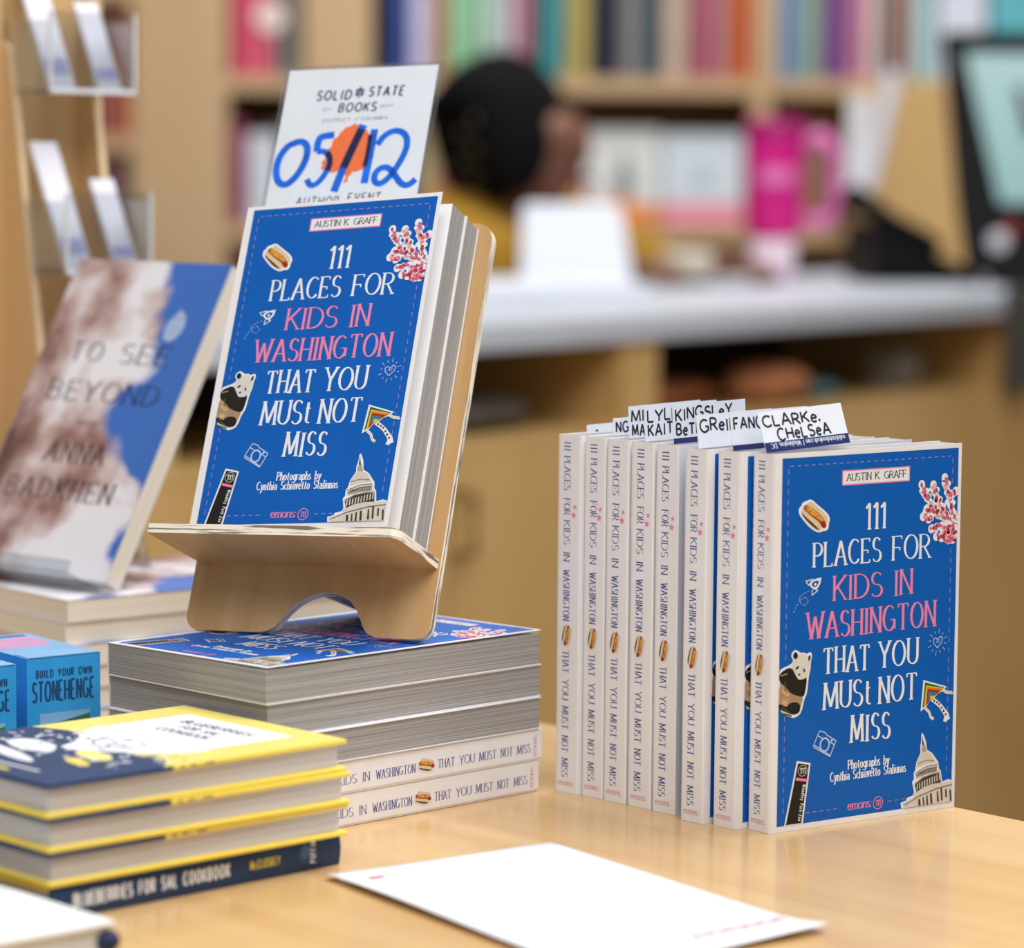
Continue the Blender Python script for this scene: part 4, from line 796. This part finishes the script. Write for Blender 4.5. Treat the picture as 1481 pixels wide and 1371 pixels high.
# touch screen till
pt = thing('till_screen', 'black tilted touch screen till at the right edge of the worktop', 'till', frame((.665, 4.98, .9155), d2(-6), d2(84), (0, 0, 1)))
tk = math.tan(R(8))
def tq(x, z, y=0): return (x, y+z*tk, z)
b = MB(); b.prism([tq(.024, .015), tq(.36, .02), tq(.36, .385), tq(-.014, .385), tq(-.020, .377), tq(.006, .13)], (0, .03, 0)); obj('bezel', b, [BK], pt, bevel=.004)
SCR = emit('till_screen_teal', '#82acac', .13)
b = MB(); b.face([tq(.072, .125, -.0012), tq(.33, .12, -.0012), tq(.33, .352, -.0012), tq(.016, .352, -.0012)], 0)
for q in ([(.090, .30), (.108, .30), (.126, .225), (.110, .225)], [(.110, .225), (.126, .225), (.144, .29), (.132, .29)], [(.132, .29), (.144, .29), (.160, .225), (.146, .225)], [(.146, .225), (.160, .225), (.182, .30), (.166, .30)]): b.face([tq(x, z, -.002) for x, z in q], 1)
obj('screen', b, [SCR, BLK], pt)
b = MB(); b.box(.06, .30, .0, .16, 0, .02); b.box(.12, .22, .05, .09, .02, .10); obj('foot', b, [BK], pt, bevel=.004)
b = MB(); b.sphere((.071, .0, .067), (.016, .004, .016)); obj('badge', b, [M('badge_silver', '#c9ccd2', .3)], pt, smooth=True); b = MB(); b.sphere((.088, .002, .086), (.010, .004, .010)); obj('status_light', b, [M('badge_red', '#b0322c', .4)], pt, smooth=True)
# ================================================================ BOOKCASE ALONG THE BACK WALL
bc = thing('bookcase', 'long pale plywood bookcase against the back wall', 'bookcase', frame((0, 6.0, 0), (1, 0, 0), (0, 1, 0), (0, 0, 1)))
for x0, x1 in ((-1.75, -1.70), (-.700, -.525), (-.385, -.262), (.432, .468), (1.15, 1.2)):
    b = MB(); b.box(x0, x1, 0, .30, 0, 2.0); obj('upright', b, [WOODS], bc, bevel=.002)
for x0, x1, zs in ((-1.70, -.700, (.05, .62, .86, 1.105, 1.38, 1.66)), (-.525, -.385, (.05, .45, .70, .945, 1.217, 1.50)), (-.262, .432, (.05, .45, .70, .945, 1.217, 1.50)), (.468, 1.15, (.05, .45, .70, .945, 1.217, 1.50))):
    for z in zs:
        b = MB(); b.box(x0, x1, .004, .285, z, z+.030); obj('shelf', b, [WOODS], bc)
b = MB(); b.box(-1.75, 1.2, .285, .30, 0, 2.0); obj('back_panel', b, [wood('shelf_back', '#a5804f', '#b89462', (3, 3, 1.2), .6)], bc)
def shelf_book(px0, px1, z, hh, hexc, word, where, depth=.17, y=6.012, group=None, lean=0):
    x0, x1 = (px0-740.5)/788.3, (px1-740.5)/788.3
    b = MB(); w = (x1-x0)-.001; pgs = PCR2
    b.box(0, w, 0, .004, 0, hh, 0); b.box(0, .0025, 0, depth, 0, hh, 0); b.box(w-.0025, w, 0, depth, 0, hh, 0); b.box(.0025, w-.0025, .004, depth-.004, .003, hh-.004, 1)
    o = obj('shelf_book', b, [M('spine_'+hexc[1:], hexc, .5, .12, 25), pgs]); o.location = (x0, y, z+.0002)
    return tag(o, '%s book %s' % (word, where), 'book', group or 'books '+where)
U, Lw = 1.2472, .9752
up_r = 'upright on the upper shelf, behind the counter'
for i, (a, c, hx, w) in enumerate(((540, 553, '#1c2238', 'dark navy'), (553, 563, '#2f3246', 'slate black'), (588, 622, '#c9c4e0', 'pale lilac'), (564, 587, '#3352a8', 'royal blue'), (622, 642, '#c98a4a', 'amber'), (642, 690, '#8fc49a', 'mint green'), (690, 722, '#b8d3c4', 'pale sage'), (722, 744, '#c7b6c6', 'mauve grey'), (744, 759, '#d58fa6', 'rose'), (759, 775, '#7c3b32', 'brick brown'),
        (775, 805, '#0f8f98', 'teal'), (805, 818, '#9fb08a', 'olive grey'), (818, 848, '#b7a256', 'dull gold'), (848, 874, '#16203c', 'midnight blue'), (874, 890, '#2c1d2c', 'dark plum'), (890, 922, '#7f7d80', 'mid grey'), (922, 950, '#35535a', 'dark sea green'), (950, 988, '#c2a898', 'beige'), (988, 1006, '#a76a72', 'dusty rose'), (1006, 1022, '#d5567f', 'raspberry'), (1022, 1044, '#b07c86', 'faded mauve'), (1044, 1062, '#d97a3c', 'orange'), (1062, 1081, '#cf430f', 'red orange'))):
    if a >= 534 and c <= 1081: shelf_book(a, c, U, .215+.02*((i*7) % 5)/5, hx, w, up_r, depth=.15)
for a, c, hx, w in ((1110, 1124, '#c8c2bb', 'stone grey'), (1124, 1148, '#6f93c0', 'cornflower blue'), (1148, 1180, '#8fa79a', 'grey green'), (1182, 1222, '#7a4a86', 'purple'), (1222, 1240, '#df86ab', 'candy pink'), (1240, 1262, '#dcbfc2', 'blush'), (1262, 1280, '#a59d93', 'taupe'), (1280, 1292, '#84434a', 'maroon'), (1292, 1310, '#c39a8d', 'terracotta pink'), (1310, 1345, '#a9cdd0', 'ice blue'), (1346, 1418, '#dde2f2', 'wide off-white'), (1420, 1500, '#62b8c4', 'wide turquoise')):
    shelf_book(a, c, U, .21+.003*((a*7) % 9), hx, w, 'upright on the upper shelf, right of the pink tumbler', depth=.15)
for a, c, hx, w in ((332, 362, '#e0506e', 'coral pink'), (362, 393, '#e7637f', 'salmon pink'), (393, 412, '#6d6f70', 'charcoal grey'), (412, 432, '#8b8577', 'khaki grey')):
    shelf_book(a, c, U, .20+.004*((a*7) % 9), hx, w, 'upright on the upper shelf of the narrow bay', depth=.15)
bd = MB(); bd.lathe([(0, 0), (.028, 0), (.028, .003), (0, .003)], n=32); o = obj('round_highlight', bd, [M('highlight_pale', '#fbe3da', .5)]); o.matrix_world = frame((-.447, 6.0115, 1.353), (1, 0, 0), (0, 0, 1), (0, -1, 0)); tag(o, 'round pale highlight painted over the pink books of the narrow bay', 'painted highlight')  # pale disc paints a blurred light highlight in front of the pink books
for a, c, hx, w, hh in ((329, 350, '#c04a82', 'magenta', .19), (351, 376, '#77828a', 'steel grey', .17), (378, 405, '#8b6f70', 'brown grey', .18), (405, 430, '#5d6a63', 'dull green', .2)):
    shelf_book(a, c, Lw, hh, hx, w, 'on the lower shelf of the narrow bay', depth=.15, y=6.05)
b = MB(); b.box(0, .055, 0, .012, 0, .165); o = obj('white_booklet', b, [PW_]); o.location = (-.488, 6.012, Lw+.0002); tag(o, 'white booklet standing on the lower shelf, left of the date sign', 'book')
for a, c, hx, w, hh in ((558, 600, '#a26a52', 'rust', .19), (600, 632, '#b9a57a', 'straw', .2), (632, 662, '#cf5f66', 'cherry red', .17), (662, 700, '#d48a92', 'pale pink', .16), (700, 740, '#8a6a55', 'umber', .18), (740, 784, '#7a5a4a', 'cocoa', .17), (784, 838, '#c4577c', 'dark rose', .185)):
    shelf_book(a, c, Lw, hh, hx, w, 'on the lower shelf, behind the seated person', depth=.13, y=6.05)
# face-out books on the lower shelf
def faceout(px0, px1, hh, parts, label):
    x0, x1 = (px0-740.5)/788.3, (px1-740.5)/788.3; w = x1-x0
    r = thing('face_out_book', label, 'book', frame((x0, 6.02, Lw+.0034), (1, 0, 0), (0, math.cos(R(8)), -math.sin(R(8))), (0, math.sin(R(8)), math.cos(R(8)))), 'books shown face out')
    b = MB(); b.box(0, w, 0, .002, 0, hh, 0); ms = [M('fo_'+parts[0][1:], parts[0], .45)]
    for q, c in parts[1]:
        ms.append(M('fo_'+c[1:], c, .5)); b.face([(x*w, -.0006-.0002*len(ms), z*hh) for x, z in q], len(ms)-1)
    obj('front_cover', b, ms, r); b = MB(); b.box(.001, w-.001, .002, .02, .002, hh-.002); obj('page_block', b, [PCR2], r)
faceout(842, 952, .178, ('#d6d8d6', [([(0, 0), (1, 0), (1, .2), (.75, .22), (.5, .32), (.3, .28), (0, .12)], '#e58a3e'), ([(.42, .28), (.6, .28), (.66, .5), (.58, .62), (.48, .62), (.40, .5)], '#7e868a'), ([(.48, .62), (.58, .62), (.56, .74), (.5, .74)], '#5d6468')]), 'white face-out book with grey figure and orange foot, left of its pair')
faceout(956, 1072, .172, ('#ced9e2', [([(0, 0), (1, 0), (1, .26), (0, .26)], '#e792a4'), ([(.35, .42), (.62, .42), (.62, .64), (.35, .64)], '#b7c6d2')]), 'pale blue face-out book with pink band, left of the pink tumbler')
for a, c, hx, w, hh in ((1112, 1140, '#b08a5a', 'tan', .18), (1140, 1200, '#9a6f5d', 'clay', .19)): shelf_book(a, c, Lw, hh, hx, w, 'on the lower shelf, behind the pink tumbler', depth=.13, y=6.05)
for i, (a, c, hx, w) in enumerate(((60, 88, '#8a5a3c', 'brown'), (88, 112, '#b89a72', 'sand'), (112, 136, '#9f3a3c', 'crimson'), (136, 152, '#a26a58', 'russet'), (152, 170, '#b05a5e', 'faded red'), (170, 188, '#c9643c', 'bright orange'))):
    shelf_book(a, c, 1.1352, .2+.03*((i*3) % 4)/4, hx, w, 'on the far left bay, behind the leaflet rack', depth=.15)
for i, (a, c, hx, w) in enumerate(((70, 100, '#5a4a44', 'dark umber'), (100, 128, '#c98a6a', 'apricot'), (128, 148, '#3a3436', 'near black'), (148, 166, '#b36a70', 'dusty red'), (166, 186, '#4a4650', 'dark slate'))):
    shelf_book(a, c, .8902, .19+.03*((i*3) % 4)/4, hx, w, 'on the lower shelf of the far left bay', depth=.15)
# plywood partition right of the tumbler, with a narrow leaflet ledge on its face
pq = thing('plywood_partition', 'tan plywood partition standing behind the phone and the till', 'partition', frame((.585, 5.78, 0), (1, 0, 0), (0, 1, 0), (0, 0, 1)))
b = MB(); b.box(0, .47, 0, .02, 0, 1.238); obj('board', b, [WOODC], pq, bevel=.002)
b = MB(); b.box(-.012, .06, -.03, 0, 1.040, 1.048); obj('leaflet_ledge', b, [WOODC], pq)
for i, (x, hh, w, ln, c) in enumerate(((.578, .17, .036, .05, '#d9d8dd'), (.602, .21, .030, .22, '#cfd0d8'))):
    b = MB(); b.prism([(0, 0, 0), (w, 0, 0), (w+hh*ln, .018, hh), (hh*ln, .018, hh)], (0, .003, 0)); o = obj('tall_leaflet', b, [M('leaf_'+c[1:], c, .5)])
    o.matrix_world = frame((x, 5.752+.004*i, 1.0482), (1, 0, 0), (0, 1, 0), (0, 0, 1)); tag(o, ('shorter', 'taller')[i]+' pale leaflet leaning on the tan partition above the phone', 'leaflet', 'leaflets on the partition')

# ================================================================ SEATED PERSON
F = Vector((.90, -.436, 0)); Sd = Vector((-.436, -.90, 0))    # facing direction and the person's right-hand side
HP_ = Vector((-.09, 5.06, .50))
def pp(f, s, z): return HP_+F*f+Sd*s+Vector((0, 0, z-.50))
def skin(name, verts, edges, radii, m, parent=None, sub=2):
    me = bpy.data.meshes.new(name); me.from_pydata([tuple(v) for v in verts], edges, []); me.materials.append(m)
    o = bpy.data.objects.new(name, me); COL.objects.link(o)
    sk = o.modifiers.new('skin', 'SKIN'); sk.use_smooth_shade = True
    if not me.skin_vertices: me.skin_vertices.new() if hasattr(me.skin_vertices, 'new') else None
    for i, r in enumerate(radii):
        me.skin_vertices[0].data[i].radius = r if isinstance(r, tuple) else (r, r)
    me.skin_vertices[0].data[0].use_root = True
    sb = o.modifiers.new('sub', 'SUBSURF'); sb.levels = sub; sb.render_levels = sub
    if parent: o.parent = parent
    return o
def build_person():
    V, E, Rr = [], [], []
    def add(p, r, par=None):
        V.append(p); Rr.append(r); 
        if par is not None: E.append((par, len(V)-1))
        return len(V)-1
    pel = add(pp(0, 0, .52), (.15, .12)); w = add(pp(.03, 0, .68), (.135, .105), pel); ch = add(pp(.07, 0, .86), (.15, .11), w); nb = add(pp(.095, 0, .995), .06, ch); nk = add(pp(.12, 0, 1.035), .05, nb)
    hd = add(pp(.14, 0, 1.09), (.070, .076), nk); hd2 = add(pp(.14, 0, 1.14), (.074, .080), hd); add(pp(.13, 0, 1.18), (.055, .06), hd2)
    jaw = add(pp(.188, 0, 1.065), .042, hd); nose = add(pp(.228, 0, 1.105), .014, hd2)
    for sg in (1, -1):
        hip = add(pp(.03, .09*sg, .50), .085, pel); kn = add(pp(.36, .10*sg, .50), .06, hip); an = add(pp(.34, .10*sg, .09), .038, kn); add(pp(.46, .11*sg, .04), .034, an)
        sh = add(pp(.06, .17*sg, .965), .055, ch); tgt = HANDS[sg]; el = add((pp(.06, .24*sg, .95)+tgt)*.5+Vector((0, 0, -.035)), .042, sh)
        wr = add(tgt-F*.075+Vector((0, 0, .004)), .027, el); pm = add(tgt-F*.02, (.040, .020), wr)
        for i in range(4):
            o1 = tgt+F*(.025)+Sd*(.027-.018*i)*1.0+Vector((0, 0, .004)); L_ = (.034, .042, .040, .032)[i]
            a = add(o1, .0095, pm); bq = add(o1+F*L_+Vector((0, 0, -.008)), .0088, a); add(o1+F*(L_+.018)+Vector((0, 0, -.022)), .0078, bq)
        o1 = tgt-F*.03-Sd*(.042*sg); a = add(o1, .011, pm); add(o1+F*.035-Sd*(.012*sg)+Vector((0, 0, -.006)), .0095, a)
    SKN = M('skin_brown', '#7a5140', .5, .06, 20)
    body = skin('person', V, E, Rr, SKN); tag(body, 'seated person with black hair in a mustard sweater behind the counter', 'person')
    # sweater follows the same bones, a little fuller
    V2, E2, R2 = [], [], []
    def add2(p, r, par=None):
        V2.append(p); R2.append(r)
        if par is not None: E2.append((par, len(V2)-1))
        return len(V2)-1
    p0 = add2(pp(0, 0, .50), (.17, .14)); p1 = add2(pp(.03, 0, .68), (.158, .128), p0); p2 = add2(pp(.05, 0, .88), (.20, .16), p1); add2(pp(.075, 0, 1.005), .095, p2)
    for sg in (1, -1):
        s1 = add2(pp(.045, .16*sg, .965), .112, p2); tgt = HANDS[sg]; e_ = add2((pp(.06, .24*sg, .95)+tgt)*.5+Vector((0, 0, -.03)), .078, s1); add2(tgt-F*.085+Vector((0, 0, .004)), .045, e_)
    sw = skin('sweater', V2, E2, R2, M('sweater_mustard', '#9c7416', .85, .15, 90, bump=.3), body)
    V3 = [pp(.02, 0, .50), pp(.05, .095, .49), pp(.38, .10, .49), pp(.34, .10, .12), pp(.05, -.095, .49), pp(.38, -.10, .49), pp(.34, -.10, .12)]
    skin('trousers', V3, [(0, 1), (1, 2), (2, 3), (0, 4), (4, 5), (5, 6)], [.13, .10, .075, .055, .10, .075, .055], M('trousers_dark', '#25272c', .8), body)
    # hair: a full dark bob hanging behind the face, with faint gold beads
    V4 = [pp(.10, 0, 1.205), pp(.15, 0, 1.235), pp(.07, 0, 1.15), pp(.075, 0, 1.07), pp(.10, 0, 1.01), pp(.125, .085, 1.14), pp(.13, .085, 1.04), pp(.11, -.08, 1.13), pp(.11, -.08, 1.03)]
    skin('hair', V4, [(0, 1), (0, 2), (2, 3), (3, 4), (0, 5), (5, 6), (0, 7), (7, 8)], [(.12, .12), .088, .12, .10, .05, .078, .055, .075, .05], M('hair_black', '#0b0a0c', .8, .2, 80, spec=.1), body)
    b = MB()
    for i in range(6): q = pp(.105-.022*(i % 2), .148, 1.16-.022*i); b.sphere(q, .006, n=8, k=6)
    obj('hair_beads', b, [M('bead_gold', '#4c3b18', .4)], body, smooth=True)
    for s_ in (.03, -.03):
        b = MB(); q = pp(.205, s_, 1.125); b.sphere(q, (.010, .010, .008), n=10, k=6); obj('eye', b, [M('eye_dark', '#1b1413', .3)], body, smooth=True)
    b = MB(); b.tube([pp(.222, -.022, 1.073), pp(.228, 0, 1.070), pp(.222, .022, 1.073)], [.004, .007, .004], n=8); obj('mouth', b, [M('lips', '#6d3a37', .5)], body, smooth=True)
HANDS = {1: Vector((.180, 4.88, .938)), -1: Vector((.326, 5.00, .938))}
build_person()
stl = thing('stool', 'dark stool under the seated person behind the counter', 'stool', frame((HP_.x, HP_.y, 0), F, -Sd, (0, 0, 1)))
b = MB(); b.lathe([(0, .33), (.17, .33), (.18, .345), (.17, .365), (0, .365)]); obj('seat', b, [M('stool_dark', '#2a2521', .6)], stl, smooth=True)
for a in range(4):
    b = MB(); c_, s_ = math.cos(R(45+90*a)), math.sin(R(45+90*a)); b.tube([(.12*c_, .12*s_, .33), (.17*c_, .17*s_, 0)], .014); obj('leg', b, [MAT['stool_dark']], stl, smooth=True)
